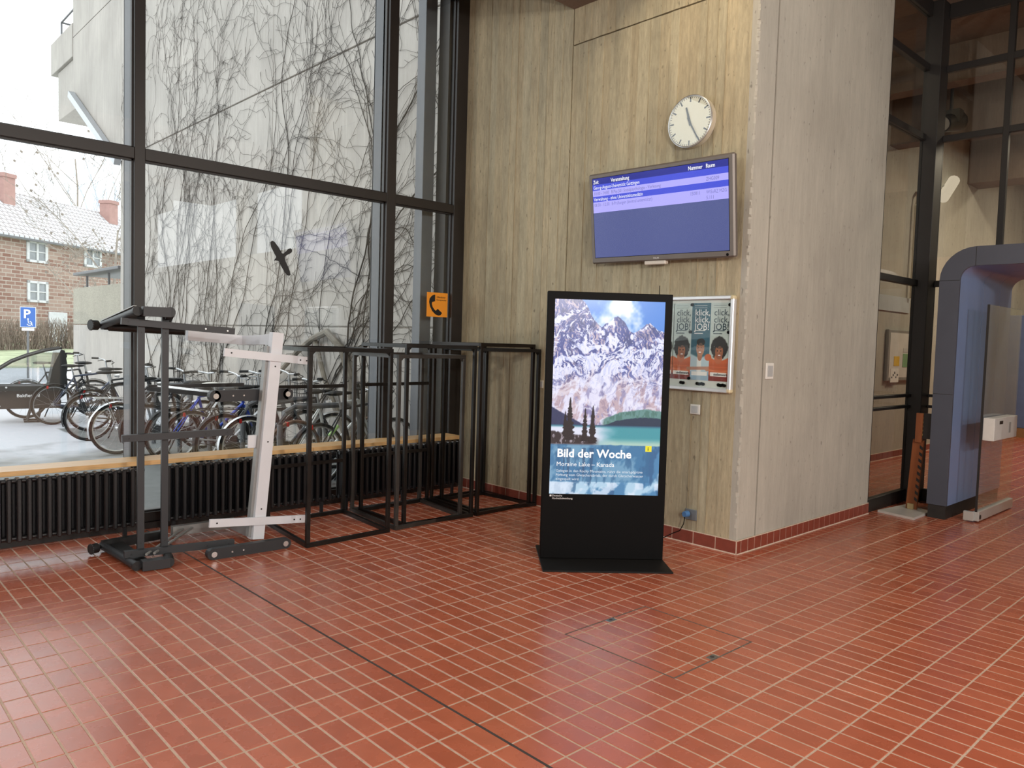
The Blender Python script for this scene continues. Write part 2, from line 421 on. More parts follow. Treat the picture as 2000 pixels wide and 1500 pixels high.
# ceiling and beams
c = MB().bb((-7.2, -9.2, CEIL), (7.594, 6.62, CEIL+.2)); c.bb((7.594, -9.2, CEIL), (8.8, 3.2, CEIL+.2))
ceil = c.build('ceiling', C_DARK); tag(ceil, 'dark brown exposed concrete ceiling', 'ceiling', kind='structure')
for y1 in (4.885, .9, -3.1, -7.1):
    MB().bb((-7.2, y1-1.0, 4.565), (5.215 if y1 > 4 else 7.0, y1, CEIL)).build('beam', C_DARK, ceil)
# other hall walls
w = MB(); w.bb((-7.4, -9.2, 0), (-7.2, 6.62, CEIL)); tag(w.build('wall_left', C_SMOOTH), 'concrete wall closing the hall at its far side', 'wall', kind='structure')
w = MB(); w.bb((-7.2, -9.4, 0), (7.2, -9.2, .5)); w.bb((-7.2, -9.4, 4.9), (7.2, -9.2, CEIL))
for x in (-7.2, -4.2, -1.2): w.bb((x, -9.4, .5), (x+.3, -9.2, 4.9))
w.bb((1.8, -9.4, .5), (7.2, -9.2, 4.9))
tag(w.build('wall_back', C_SMOOTH), 'concrete wall with window openings behind the hall', 'wall', kind='structure')
w = MB(); w.bb((7.0, -9.2, 0), (7.2, .3, 3.2)); w.bb((7.0, -9.2, 4.92), (7.2, .3, CEIL))
for a, bq in ((-9.2, -8.8), (-3.4, -2.8), (-.5, .3)): w.bb((7.0, a, 3.2), (7.2, bq, 4.92))
w.bb((7.0, .1, 0), (8.85, .3, CEIL))
tag(w.build('wall_entrance', C_SMOOTH), 'concrete wall with high windows beside the entrance', 'wall', kind='structure')

# ------------------------------------------------------------------ big window (y = 6.36 .. 6.6)
win = thing('window_1', (0, 6.4, 0), 'tall black steel window front facing the bicycle yard', 'window', kind='structure')
mulls = [(-6.95, -6.87), (-4.99, -4.91), (-2.67, -2.59), (-.36, -.28), (1.945, 2.022), (4.232, 4.335), (5.06, 5.205)]
for x0, x1 in mulls: MB().cbox((x0, 6.355, 0), (x1, 6.45, CEIL), .003).build('mullion', BLACKF, win)
for k in range(len(mulls)-1):
    a, b2 = mulls[k][1], mulls[k+1][0]
    for (z0, z1) in ((2.872, 2.957), (.05, .125), (5.05, CEIL)):
        MB().cbox((a, 6.36, z0), (b2, 6.44, z1), .003).build('transom', BLACKF, win)
    for (z0, z1) in ((.125, 2.872), (2.957, 5.05)):
        MB().bb((a, 6.405, z0), (b2, 6.417, z1)).build('glass_pane', GLASS, win)
        f = MB(); q = .012
        f.bb((a, 6.395, z0), (a+q, 6.43, z1)); f.bb((b2-q, 6.395, z0), (b2, 6.43, z1)); f.bb((a, 6.395, z0), (b2, 6.43, z0+q)); f.bb((a, 6.395, z1-q), (b2, 6.43, z1))
        f.build('glazing_bead', BLACKF, win)
MB().bb((-7.2, 6.34, 0), (5.205, 6.5, .05)).build('bottom_rail', BLACKF, win)
for x0, x1 in mulls[1:6]:
    o = MB(); xc = (x0+x1)/2; o.cbox((x0+.0, 6.45, 0), (x0+.012, 6.62, 6), .002); o.cbox((x0+.0, 6.45, 0), (x1, 6.475, 6), .002); o.cbox((x0, 6.605, 0), (x1, 6.625, 6), .002)
    o.build('outer_profile', GREYF, win)
o = MB().cbox((4.875, 6.66, -.05), (5.02, 6.80, 6), .004); tag(o.build('steel_column', GREYF), 'grey steel column outside the narrow window pane', 'column')
o = MB().bb((5.02, 6.45, 0), (5.5, 6.62, CEIL)); tag(o.build('trim_2', BLACKF), 'dark steel closure strip where window meets concrete', 'trim', kind='structure')
# wooden sill
WOOD = pm('pale_wood', S(214, 172, 118), .4, 0, .14, 10, .05, 60, (.6, 8, 8), coat=.1)
sill = MB(); 
for x0, x1 in ((-7.0, -3.2), (-3.197, 0.62), (.623, 3.35), (3.353, 5.03)): sill.cbox((x0, 6.10, .546), (x1, 6.352, .581), .002)
tag(sill.build('trim_1', WOOD), 'pale wooden sill board above the black radiators', 'window sill', kind='structure')

# ================================================================== RADIATORS
RAD = pm('black_radiator_paint', S(27, 27, 29), .38, 0, .08, 10)
def radiator(x0, x1, label):
    r = thing('radiator', ((x0+x1)/2, 6.04, 0), label, 'radiator', 'black column radiators below the window')
    n = int(round((x1-x0)/.0597))
    me = None
    for k in range(n+1):
        x = x0+k*.0597
        if me is None:
            b = MB()
            b.cbox((-.0145, -.048, .13), (.0145, -.024, .53), .006); b.cbox((-.0145, .010, .13), (.0145, .03, .53), .006); b.cbox((-.0297, .034, .13), (.0297, .047, .53), .003)
            b.cbox((-.016, -.047, .112), (.016, .047, .150), .008); b.cbox((-.016, -.047, .505), (.016, .047, .543), .008)
            b.cbox((-.0085, -.046, .14), (.0085, .046, .515), .004)
            me = bpy.data.meshes.new('section'); me.from_pydata([tuple(p) for p in b.v], [], b.f); me.materials.append(RAD)
            me.polygons.foreach_set('use_smooth', [True]*len(me.polygons))
            try: me.set_sharp_from_angle(angle=math.radians(40))
            except Exception: pass
        o = bpy.data.objects.new('section', me); COL.objects.link(o); o.parent = r; o.location = (x-(x0+x1)/2, 0, 0)
    MB().tube((x0-.03, 6.04, .131), (x1+.03, 6.04, .131), .017, 10).build('lower_header', RAD, r, True)
    MB().tube((x0-.03, 6.04, .524), (x1+.03, 6.04, .524), .017, 10).build('upper_header', RAD, r, True)
    k = 0.2 if x1-x0 < 2 else .25
    for x in (x0+.05, (x0+x1)/2, x1-.06): MB().cbox((x-.014, 6.028, 0), (x+.014, 6.052, .12), .003).build('leg', RAD, r)
    for zz in (.131, .524):
        v = MB(); v.tube((x1+.03, 6.04, zz), (x1+.075, 6.04, zz), .014, 8); v.disc((x1+.05, 6.04, zz), (1, 0, 0), .024, .014, 8)
        v.build('valve', RAD, r)
radiator(-.38, 1.845, 'black column radiator below the left wide window bay')
radiator(2.085, 3.46, 'black column radiator behind the pale grey desk frame')
radiator(3.60, 4.93, 'black column radiator reaching to the concrete wall')
radiator(-2.7, -.55, 'black column radiator ending before the outermost bay')

# ================================================================== STEEL CUBE FRAMES
def tubeframe(name, FL, FR, BR, BL, h, mat, label, rails=(), wl=None, t=.03):
    cs = [Vector((*p, 0)) for p in (FL, FR, BR, BL)]; cen = sum(cs, Vector())/4
    r = thing(name, cen, label, 'metal frame', 'black steel cube frames by the window')
    for p in cs: MB().cbox((p.x-t/2, p.y-t/2, t), (p.x+t/2, p.y+t/2, h-t), .002).build('post', mat, r)
    for zc, nm in ((t/2, 'bottom_rail'), (h-t/2, 'top_rail')):
        for k in range(4):
            a, c2 = cs[k], cs[(k+1) % 4]; d = (c2-a).normalized(); e = t/2 if k % 2 == 0 else -t/2
            MB().bar(a-d*e+Z*zc, c2+d*e+Z*zc, t, t).build(nm, mat, r)
    for z in rails:
        MB().bar(cs[3]+Z*z, cs[2]+Z*z, .012, .03).build('back_rail', mat, r)
    for k, p in enumerate(cs):   # welded corner gussets
        q = cs[(k+2) % 4]; d = Vector((q.x-p.x, 0, 0)).normalized() if abs(q.x-p.x) > 0 else Vector((1, 0, 0))
        a = p+d*(t/2)
        MB().prism([a+Z*(h-t), a+d*.03+Z*(h-t), a+Z*(h-t-.03)], (0, .004, 0)).build('gusset', mat, r)
    return r
ST1 = pm('raw_black_steel', S(30, 27, 25), .34, .4, .3, 7, .1, 60, rvar=.12)
ST2 = pm('grey_black_steel', S(60, 57, 54), .4, .3, .22, 7, rvar=.1)
ST3 = pm('brown_black_steel', S(34, 26, 21), .38, .4, .3, 6, rvar=.1)
tubeframe('steel_frame', (2.765, 5.105), (3.49, 5.14), (3.565, 5.955), (2.85, 5.93), 1.475, ST1, 'black square tube steel frame next to the pale grey desk frame', (1.13, .47))
tubeframe('steel_frame', (3.585, 5.16), (4.30, 5.215), (4.40, 5.955), (3.66, 5.955), 1.43, ST2, 'greyer and lower square tube steel frame in the middle of the group', ())
tubeframe('steel_frame', (3.70, 5.215), (4.385, 5.165), (4.47, 5.925), (3.72, 5.905), 1.515, ST1, 'taller black steel frame slipped through the greyer frame', (1.14, .50))
tubeframe('steel_frame', (4.455, 5.165), (5.15, 5.215), (5.18, 5.95), (4.535, 5.94), 1.54, ST3, 'brownish black steel frame standing against the concrete wall', ())
tubeframe('steel_frame', (4.53, 5.255), (5.178, 5.165), (5.12, 5.85), (4.60, 5.86), 1.495, ST1, 'slightly lower black steel frame tucked inside the brownish frame', ())

# ================================================================== DESK FRAMES
DKG = pm('anthracite_powder_coat', S(44, 45, 48), .5, .1, .06, 9)
DKB = pm('black_plastic', S(26, 26, 27), .5, 0, .1, 12)
LTG = pm('light_grey_powder_coat', S(212, 216, 222), .45, .05, .04, 6)
MIDG = pm('zinc_grey_metal', S(150, 150, 148), .4, .4, .08, 8)
CHR = pm('bright_bolt', S(205, 205, 205), .25, .8, .05, 10)
A = thing('desk_frame', (1.75, 5.5, 0), 'anthracite desk frame stood upright on its side with two posts', 'desk frame', 'dismantled desk frames')
dA = Vector((.99, -.14, 0)).normalized(); nA = Vector((-.14, -.99, 0)).normalized()
P1 = Vector((1.70, 5.42, 0)); P2 = P1+dA*.148
for p in (P1, P2):
    po = MB().bar(p+Z*.06, p+Z*1.712, .042, .036, nA).build('post', DKG, A)
    for z in (.14, 1.55, 1.68): MB().disc(p+nA*.0185+Z*z, nA, .006, .002, 10).build('screw_hole', DKB, po)
for z0, z1, l, r2 in ((1.62, 1.575, -.125, .59), (.853, .868, -.12, .585), (.082, .075, -.105, .60)):
    q = P1+nA*.042
    ba = MB().bar(q+dA*l+Z*z0, q+dA*r2+Z*z1, .042, .044).build('cross_bar', DKG, A)
    for t in (.04, .52, .665):
        MB().disc(q+dA*(l+t)+nA*.022+Z*(z0+(z1-z0)*t/.7), nA, .006, .002, 10).build('screw', CHR if t > .1 and z0 > 1 else DKB, ba)
def trayA(zn, zf, nm, flip):
    n0 = Vector((1.62, 5.235, zn)); n1 = Vector((1.815, 5.215, zn)); f0 = Vector((1.585, 5.86, zf)); f1 = Vector((2.02, 5.93, zf))
    fr = MB(); fr.path([n0, f0], .027, 10); o = fr.build('side_tube', DKG, A, True)
    MB().path([n0-(f0-n0).normalized()*.004, n0+(f0-n0).normalized()*.02], .031, 12).build('end_cap', DKB, o, True)
    MB().bar(n0+(n1-n0)*.15, n1, .07, .062).build('end_block', DKG, A)
    MB().path([n1+(f1-n1).normalized()*(-.02), n1+(f1-n1).normalized()*.10], .033, 12).build('end_cap', DKB, A, True)
    MB().bar(f0, f1, .05, .06).build('rear_bar', DKG if flip else DKB, A)
    MB().bar(n1+(f1-n1)*.05, f1, .045, .05).build('side_bar', DKG, A)
    MB().bar(n0+(f0-n0)*.1+Vector((.06, 0, 0)), f0+Vector((.09, 0, 0)), .09, .012).build('web_plate', DKB, A)
    wh = MB(); wc = f0+Vector((-.075, -.06, 0)); ax = Vector((.95, .3, 0)).normalized()
    wh.path([wc-ax*.02, wc+ax*.03], .034, 14)
    for k in range(14):
        t = 2*math.pi*k/14; wh.ell(wc-ax*.015+Vector((-.3*math.cos(t), .95*math.cos(t), math.sin(t)))*.033, (.006, .006, .006), 5, 4)
    w2 = wh.build('adjuster_foot', DKB, A, True); MB().path([wc+ax*.03, f0], .014, 8).build('foot_stem', DKG, w2)
    return f0, f1
trayA(.036, .045, 'low', False)
f0, f1 = trayA(1.685, 1.59, 'high', True)
b = MB(); b.bar(Vector((1.58, 5.84, 1.622)), Vector((1.61, 5.25, 1.718)), .02, .006); b.build('silver_edge', MIDG, A)
MB().path([Vector((1.62, 5.84, 1.58)), Vector((2.06, 5.62, 1.565))], .028, 10).build('rear_tube', DKB, A, True)
for k in range(2): MB().tube((1.70+.05*k, 5.3, .085), (2.15+.07*k, 5.86, .085), .009, 8).build('slide_rail', MIDG, A, True)

B = thing('desk_frame', (2.45, 5.5, 0), 'pale grey desk frame leaning on its side beside the steel frames', 'desk frame', 'dismantled desk frames')
b0 = Vector((2.462, 5.3, .075)); b1 = Vector((2.598, 5.3, 1.575)); uB = (b1-b0).normalized(); eB = Vector((uB.z, 0, -uB.x))
post = MB().bar(b0, b1, .084, .06, (0, 1, 0)).build('post', LTG, B)
MB().bar(b0+Vector((-.052, .03, 0))+uB*.02, b1+Vector((-.052, .03, 0))-uB*.1, .02, .05, (0, 1, 0)).build('inner_profile', MIDG, post)
for t in (.22, .71, 1.26): MB().disc(b0+uB*t+Vector((0, -.031, 0)), (0, 1, 0), .006, .002, 10).build('screw_hole', DKB, post)
for t, l, r2 in ((1.325, -.39, .275), (.135, -.375, .35)):
    q = b0+uB*t+Vector((0, -.038, 0))
    br = MB().bar(q+eB*l, q+eB*r2, .018, .056, uB).build('bracket_bar', LTG, B)
    for s in (l+.05, r2-.04, r2-.09): MB().disc(q+eB*s+Vector((0, -.01, 0)), (0, 1, 0), .006, .002, 10).build('screw_hole', DKB, br)
def footB(p0, p1, y, h):
    p0 = Vector(p0); p1 = Vector(p1); d = (p1-p0).normalized(); r = h/2
    ft = MB().bar(p0+d*r, p1-d*r, .05, h).path([p0+d*r+Vector((0, -.025, 0)), p0+d*r+Vector((0, .025, 0))], r, 14).path([p1-d*r+Vector((0, -.025, 0)), p1-d*r+Vector((0, .025, 0))], r, 14).build('foot_bar', DKG, B)
    for q in (p0+d*.045, p1-d*.045): MB().path([q+Vector((0, -.026, 0)), q+Vector((0, -.032, 0))], .02, 16).build('end_bolt', CHR, ft, True)
    for t in (.17, .25): MB().disc(p0+d*t+Vector((0, -.026, 0)), (0, 1, 0), .006, .003, 10).build('screw', CHR, ft)
footB((2.065, 5.225, .038), (2.67, 5.195, .038), 5.2, .075)
footB((2.14, 5.40, 1.115), (2.775, 5.40, 1.118), 5.4, .082)
for p0, p1, p2, nm in ((Vector((2.588, 5.33, 1.525)), Vector((2.60, 5.86, 1.508)), Vector((2.16, 5.86, 1.535)), 'upper_arm'), (Vector((2.467, 5.335, .10)), Vector((2.515, 5.86, .075)), Vector((2.06, 5.86, .075)), 'lower_arm')):
    ar = MB().bar(p0, p1, .05, .072).bar(p1+Vector((.025, 0, 0)), p2, .05, .072).build(nm, LTG if nm[0] == 'u' else MIDG, B)
    MB().bar(p0+(p1-p0)*.02, p0+(p1-p0)*.16, .056, .08).build('sleeve', LTG, ar)
for dx in (0, .045): MB().tube((2.235+dx, 5.42, 1.125), (1.99+dx*1.3, 6.0, 1.148), .011, 8).build('slide_rod', CHR, B, True)
MB().bar((1.93, 6.0, 1.148), (2.66, 6.0, 1.152), .03, .028).build('rear_bar', DKB, B)
MB().bar((2.235, 5.42, 1.115), (1.93, 6.0, 1.135), .02, .03).build('side_bar', DKB, B)
MB().cbox((2.405, 5.33, .735), (2.53, 5.345, .83), .003).build('motor_plate', LTG, B)
MB().bar((2.51, 5.385, .1), (2.64, 5.385, 1.5), .03, .03, (0, 1, 0)).build('dark_profile', DKB, B)

# ================================================================== TEXT AND PAINTED SURFACES
def text(parent, s, fr, x, y, size, mat, align='LEFT', bold=0., depth=.0004, name='lettering', sx=1.):
    cu = bpy.data.curves.new('txt', 'FONT'); cu.body = s; cu.size = size; cu.align_x = align; cu.offset = bold; cu.resolution_u = 2
    ob = bpy.data.objects.new('txt', cu); COL.objects.link(ob)
    me = bpy.data.meshes.new_from_object(ob)
    mb = MB(fr); mb.add([(x+v.co.x*sx, y+v.co.y, depth) for v in me.vertices], [tuple(p.vertices) for p in me.polygons])
    bpy.data.objects.remove(ob); bpy.data.curves.remove(cu); bpy.data.meshes.remove(me)
    if not mb.v: return None
    return mb.build(name, mat, parent, fix=False)
def vnoise(x, y, seed=0):
    xi = np.floor(x).astype(int); yi = np.floor(y).astype(int); xf = x-xi; yf = y-yi
    def h(a, b):
        n = (a*374761393 + b*668265263 + seed*982451653) & 0x7fffffff; n = ((n ^ (n >> 13))*1274126177) & 0x7fffffff
        return ((n ^ (n >> 16)) & 0xffff)/65535.
    u = xf*xf*(3-2*xf); v = yf*yf*(3-2*yf)
    return (h(xi, yi)*(1-u)+h(xi+1, yi)*u)*(1-v)+(h(xi, yi+1)*(1-u)+h(xi+1, yi+1)*u)*v
def fbm(x, y, o=5, seed=0):
    t = 0; a = .5; s = 0
    for k in range(o): t = t+a*vnoise(x*2**k+17*k, y*2**k+31*k, seed+k); s += a; a *= .55
    return t/s
def srgb2lin(a):
    a = np.clip(a/255., 0, 1); return np.where(a <= .04045, a/12.92, ((a+.055)/1.055)**2.4)
def raster(name, fr, w, h, arr, mat, parent, depth=0.):
    H_, W_ = arr.shape[:2]; o, e, u, n = fr
    xs = np.linspace(0, w, W_); ys = np.linspace(h, 0, H_); X, Y = np.meshgrid(xs, ys)
    org = np.array(ORG[parent.name]); base = np.array(o)-org+np.array(n)*depth
    V = base[None, None]+X[..., None]*np.array(e)+Y[..., None]*np.array(u)
    me = bpy.data.meshes.new(name); idx = np.arange(H_*W_).reshape(H_, W_)
    q = np.stack([idx[1:, :-1], idx[1:, 1:], idx[:-1, 1:], idx[:-1, :-1]], -1).reshape(-1, 4)
    me.vertices.add(H_*W_); me.vertices.foreach_set('co', V.reshape(-1).astype(np.float32))
    me.loops.add(q.size); me.loops.foreach_set('vertex_index', q.ravel().astype(np.int32))
    me.polygons.add(len(q)); me.polygons.foreach_set('loop_start', (np.arange(len(q))*4).astype(np.int32))
    me.update(calc_edges=True)
    at = me.color_attributes.new('Col', 'FLOAT_COLOR', 'POINT')
    cc = np.ones((H_*W_, 4), np.float32); cc[:, :3] = srgb2lin(arr.reshape(-1, 3)); at.data.foreach_set('color', cc.ravel())
    me.materials.append(mat); ob = bpy.data.objects.new(name, me); COL.objects.link(ob); ob.parent = parent
    return ob
def blend(img, mask, col): 
    col = np.asarray(col, float); mask = np.clip(mask, 0, 1)[..., None]; img[:] = img*(1-mask)+col*mask
def sm(a, b, x): t = np.clip((x-a)/(b-a), 0, 1); return t*t*(3-2*t)

# ------------------------------------------------------------------ kiosk
BLK = pm('satin_black_metal', S(5, 4, 4), .55, 0, .05, 6, spec=.12)
eK = Vector((.7601, -.6498, 0)); nK = Vector((-.6498, -.7601, 0)); K0 = Vector((3.918, 3.835, 0)); KW = .893
K = thing('digital_kiosk', K0+eK*KW/2, 'tall black digital signage stand showing a mountain lake picture', 'display stand')
fk = F(K0, eK, Z, nK)
MB(fk).cbox((0, .012, -.062), (KW, 1.927, 0), .004).build('housing', BLK, K)
MB(fk).cbox((-.004, 0, -.36), (KW+.004, .012, .30), .003).build('base_plate', pm('dark_base_plate', S(26, 25, 25), .5, .1, .1, 10, spec=.25), K)
SX0, SX1, SY0, SY1 = .052, .839, .482, 1.872
W_, H_ = 230, 406
U, V = np.meshgrid(np.linspace(0, 1, W_), np.linspace(0, 1, H_))
img = np.zeros((H_, W_, 3))
cl = fbm(U*3.2, V*5, 5, 3); blend(img, np.ones_like(U), (64, 128, 214)); blend(img, sm(.42, .62, cl+.35*np.exp(-((U-.62)/.2)**2)-.12), (232, 238, 250))
ridge = np.interp(U[0], [0, .22, .27, .31, .36, .40, .43, .46, .50, .54, .57, .60, .64, .68, .72, .76, .80, .84, .87, .90, .94, 1.0], [-.02, -.02, .01, .05, .10, .125, .14, .115, .105, .085, .078, .085, .11, .148, .158, .15, .135, .115, .108, .125, .142, .15])
ridge = ridge + .012*(fbm(U[0]*30, U[0]*0+2, 4, 8)-.5)
mt_ = sm(0, .004, V-ridge[None])
d = V-ridge[None]
big = fbm(U*5+V*2, V*7, 4, 31)
wx = .35*fbm(U*5, V*8, 4, 12); wy = .35*fbm(U*5+9, V*8+4, 4, 13)
def ridged(x, y, o, sd):
    t = 0; a = .5; q = 0
    for k in range(o): t = t+a*(1-np.abs(2*vnoise(x*2**k+7*k, y*2**k+3*k, sd+k)-1)); q += a; a *= .6
    return t/q
hgt = ridged((U+wx)*4.2+V*1.2, (V+wy)*5.5, 6, 11)
gu = np.gradient(hgt, axis=1)*W_/4.2; gv = np.gradient(hgt, axis=0)*H_/5.5
sh = np.clip(.5+.32*gu-.10*gv, 0, 1)                      # facets turned to the right are lit
ledge = fbm(U*6+wx*6, V*60+U*10+wy*30, 4, 21)
rc = np.zeros_like(img); blend(rc, np.ones_like(U), (58, 68, 140)); blend(rc, sm(.35, .75, sh), (132, 134, 190)); blend(rc, sm(.62, .9, sh)*.8, (206, 180, 184)); blend(rc, sm(.5, .7, fbm(U*20, V*34, 4, 41))*.45, (44, 48, 100))
snow = sm(.50, .59, .55*ledge+.45*fbm(U*11+wx*8, V*16+wy*8, 5, 22)+.16*sm(.12, .45, V)-.10*sm(.55, .25, sh)+.05*(big-.5))
blend(rc, snow*.95, (232, 232, 250)); blend(rc, snow*sm(.5, .3, sh)*.55, (176, 184, 232))
low = sm(.34, .50, V+.10*(big-.5)+.05*U); scr = fbm(U*5-V*10, V*9+U*16, 5, 51)
lo = np.zeros_like(img); blend(lo, np.ones_like(U), (222, 218, 240)); blend(lo, sm(.50, .62, scr), (186, 158, 166)); blend(lo, sm(.58, .68, fbm(U*10-V*18, V*6+U*22, 5, 61))*.8, (132, 124, 166)); blend(lo, sm(.56, .66, ledge)*.5, (240, 238, 250))
blend(rc, low*.85, (0, 0, 0)); rc += lo*(low*.85)[..., None]
img = img*(1-mt_[..., None])+rc*mt_[..., None]
# forested slopes
n1 = fbm(U*60, V*40, 3, 71)
left = sm(0, .006, V-(.545+.30*U+.006*n1))*(U < .42); blend(img, left*.95, (34, 44, 84))
hill = .545+.10*np.abs(U-.86)**1.2+.16*np.clip(.62-U, 0, 1); right = sm(0, .008, V-hill-.01*n1)*sm(.44, .5, U); blend(img, right, (98, 140, 138)); blend(img, right*sm(.4, .6, n1)*.6, (58, 102, 92))
hill2 = .60+.20*np.clip(.60-U, 0, 1)-.01*np.sin(U*9); r2 = sm(0, .006, V-hill2-.006*n1)*sm(.40, .48, U); blend(img, r2, (24, 48, 74))
# lake
lake = sm(0, .004, V-.638); lk = np.zeros_like(img); blend(lk, np.ones_like(U), (64, 148, 160)); blend(lk, sm(.62, .36, U+.12*(fbm(U*7, V*30, 4, 81)-.5))*sm(.64, .66, V), (220, 222, 240)); blend(lk, sm(.655, .635, V), (30, 60, 96)); blend(lk, sm(.70, .74, V)*.8*sm(.35, .6, U), (196, 214, 196))
img = img*(1-lake[..., None])+lk*lake[..., None]
# reflection below the shore
rf = sm(0, .006, V-.745+.01*fbm(U*20, V*3, 3, 4)); rr = np.zeros_like(img); blend(rr, np.ones_like(U), (70, 128, 172)); blend(rr, sm(.45, .6, fbm(U*8+V*6, V*9, 5, 91)), (172, 204, 226)); blend(rr, sm(.5, .66, fbm(U*14, V*12, 4, 95))*.7, (34, 84, 128))
img = img*(1-rf[..., None])+rr*rf[..., None]
shore = sm(0, .01, V-(.665+.10*U**1.3+.012*n1))*sm(.46, .36, U)*sm(.75, .735, V); blend(img, shore, (42, 34, 40))
blend(img, shore*sm(.6, .72, n1), (150, 140, 150))
for tu, tv0, tv1, tw in ((.165, .50, .72, .052), (.305, .555, .725, .036), (.375, .54, .735, .042), (.125, .57, .70, .028)):
    wv = tw*np.clip((V-tv0)/(tv1-tv0), 0, 1)**.8*(.45+.75*vnoise(V*140, V*0+tu*50, 9)); tr = sm(.004, 0, np.abs(U-tu+.012*(V-tv1))-wv)*(V > tv0)*(V < tv1); blend(img, tr, (22, 16, 26))
    wv = tw*.5*np.clip((tv1+.21-V)/.2, 0, 1); tr = sm(.004, 0, np.abs(U-tu)-wv)*(V > .76)*(V < tv1+.21); blend(img, tr*.65, (24, 42, 74))
panel = (U > .0)*(U < .905)*(V > .742)*(V < .935); blend(img, panel*.50, (44, 104, 146))
lowm = sm(.935, .94, V)*sm(.45, .62, fbm(U*12, V*20, 4, 99)); blend(img, lowm*.8, (214, 226, 242))
SCR = colmat('kiosk_screen_picture', 1.05, .2)
fs = F(K0+eK*SX0+Z*SY0, eK, Z, nK)
sc = raster('screen', fs, SX1-SX0, SY1-SY0, img, SCR, K, .0015); ORG[sc.name] = ORG[K.name]
WT = em('white_screen_text', (1, 1, 1), 1.0); WT2 = em('soft_white_screen_text', (.85, .92, 1), .85)
SW, SH = SX1-SX0, SY1-SY0
text(K, 'Bild der Woche', fs, .047, SH*(1-.808), .083, WT, bold=.0022, depth=.003)
text(K, 'Moraine Lake – Kanada', fs, .045, SH*(1-.855), .044, WT, bold=0., depth=.003)
for k, s in enumerate(('Gelegen in den Rocky Mountains, rührt die smaragdgrüne', 'Färbung vom Gletscherabrieb, der durch Gletscherwasser', 'eingespült wird.')):
    text(K, s, fs, .043, SH*(1-.886-.021*k), .0268, WT2, depth=.003)
ib = MB(fs).bb((SW*.868, SH*(1-.772), .002), (SW*.925, SH*(1-.742), .003)).build('info_badge', em('yellow_screen_badge', S(240, 226, 40), 1.), K)
text(K, 'i', fs, SW*.888, SH*(1-.766), .036, em('black_screen_text', (.02, .02, .02), .2), depth=.0035, bold=.001)
WTP = pm('white_print', (.8, .8, .8), .5)
MB(fk).bb((SX0+.004, .462, 0), (SX0+.018, .474, .001)).build('logo_mark', WTP, K)
text(K, 'Deutsche', fk, SX0+.022, .462, .019, WTP, depth=.001); text(K, 'Hochschulwerbung', fk, SX0+.022, .443, .019, WTP, depth=.001)
MB(F(K0, eK, Z, nK)).tube((.80, 1.925, -.03), (.80, 1.99, -.03), .003, 6).build('antenna', BLK, K)

# ------------------------------------------------------------------ wall screen
eW = Vector((0, -1, 0)); nW = Vector((-1, 0, 0))
tilt = math.atan2(.1, .745)
roll = math.radians(-.9)
uT = Vector((-math.sin(tilt), 0, math.cos(tilt))); nT = Vector((-math.cos(tilt), 0, -math.sin(tilt)))
eT = (eW*math.cos(roll)+uT*math.sin(roll)).normalized(); uT = (uT*math.cos(roll)-eW*math.sin(roll)).normalized()
TW, TH = 1.392, .752
T0 = Vector((5.10, 4.472, 2.252))
TV = thing('wall_screen', T0+eT*TW/2, 'wide wall mounted screen with blue room timetable', 'screen')
ft = F(T0, eT, uT, nT)
TVB = pm('grey_brown_bezel', S(112, 104, 98), .4, .3, .05, 6)
MB(ft).cbox((0, 0, -.05), (TW, TH, 0), .012).build('housing', TVB, TV)
gx, gy = .045, .052
def tvrect(x0, y0, x1, y1, nm, col, st=1., d=.001): return MB(ft).bb((gx+(TW-2*gx)*x0, gy+(TH-gy-.04)*(1-y1), d-.0005), (gx+(TW-2*gx)*x1, gy+(TH-gy-.04)*(1-y0), d)).build(nm, em('tv_'+nm+str(round(st, 2))+str(int(col[2]*999)), col, st), TV)
MB(ft).bb((gx-.004, gy-.004, -.002), (TW-gx+.004, TH-.036, .0003)).build('screen_border', BLK, TV)
tvrect(0, 0, 1, 1, 'screen', S(82, 90, 150), .85)
tvrect(0, 0, 1, .078, 'header_row', S(16, 22, 140), 1., .0018)
tvrect(0, .078, 1, .150, 'section_row', S(62, 74, 214), 1., .0018)
tvrect(0, .150, 1, .225, 'entry_row', S(176, 170, 250), 1., .0018)
tvrect(0, .225, 1, .295, 'section_row', S(62, 74, 214), 1., .0018)
tvrect(0, .295, 1, .430, 'entry_row', S(176, 170, 255), 1., .0018)
def tt(s, x, y, size, mat, bold=0): text(TV, s, ft, gx+(TW-2*gx)*x, gy+(TH-gy-.04)*(1-y), size, mat, depth=.0025, bold=bold, sx=.82)
GT = em('grey_screen_text', S(122, 120, 190), .9)
tt('Zeit', .008, .066, .042, WT, .0006); tt('Veranstaltung', .155, .066, .042, WT, .0006); tt('Nummer', .735, .066, .042, WT, .0006); tt('Raum', .855, .066, .042, WT, .0006)
tt('Georg-August-Universität Göttingen', .008, .136, .040, WT); tt('10:00 - 14:00', .010, .208, .038, GT); tt('B.Psy.501 Sozialpsychologie - Vorlesung', .155, .208, .038, GT); tt('ZHG009', .855, .208, .038, GT)
tt('Verwaltung - ohne Universitätsmedizin', .008, .281, .040, WT); tt('08:30 - 12:30', .010, .352, .038, GT); tt('E-Prüfungen (zentral unterstützt)', .155, .352, .038, GT); tt('150011', .745, .352, .038, GT); tt('WiSoRZ MZG', .855, .352, .036, GT); tt('5.111', .855, .415, .038, GT)
text(TV, 'PHILIPS', ft, TW*.47, .018, .018, WTP, depth=.001)
MB(ft).cbox((TW*.40, -.028, -.05), (TW*.55, .004, -.005), .006).build('sensor_bar', pm('pale_sensor', S(216, 208, 196), .4), TV)
MB(ft).disc((TW*.955, .022, .001), (0, 0, 1), .011, .002, 14).build('round_sticker', BLK, TV)
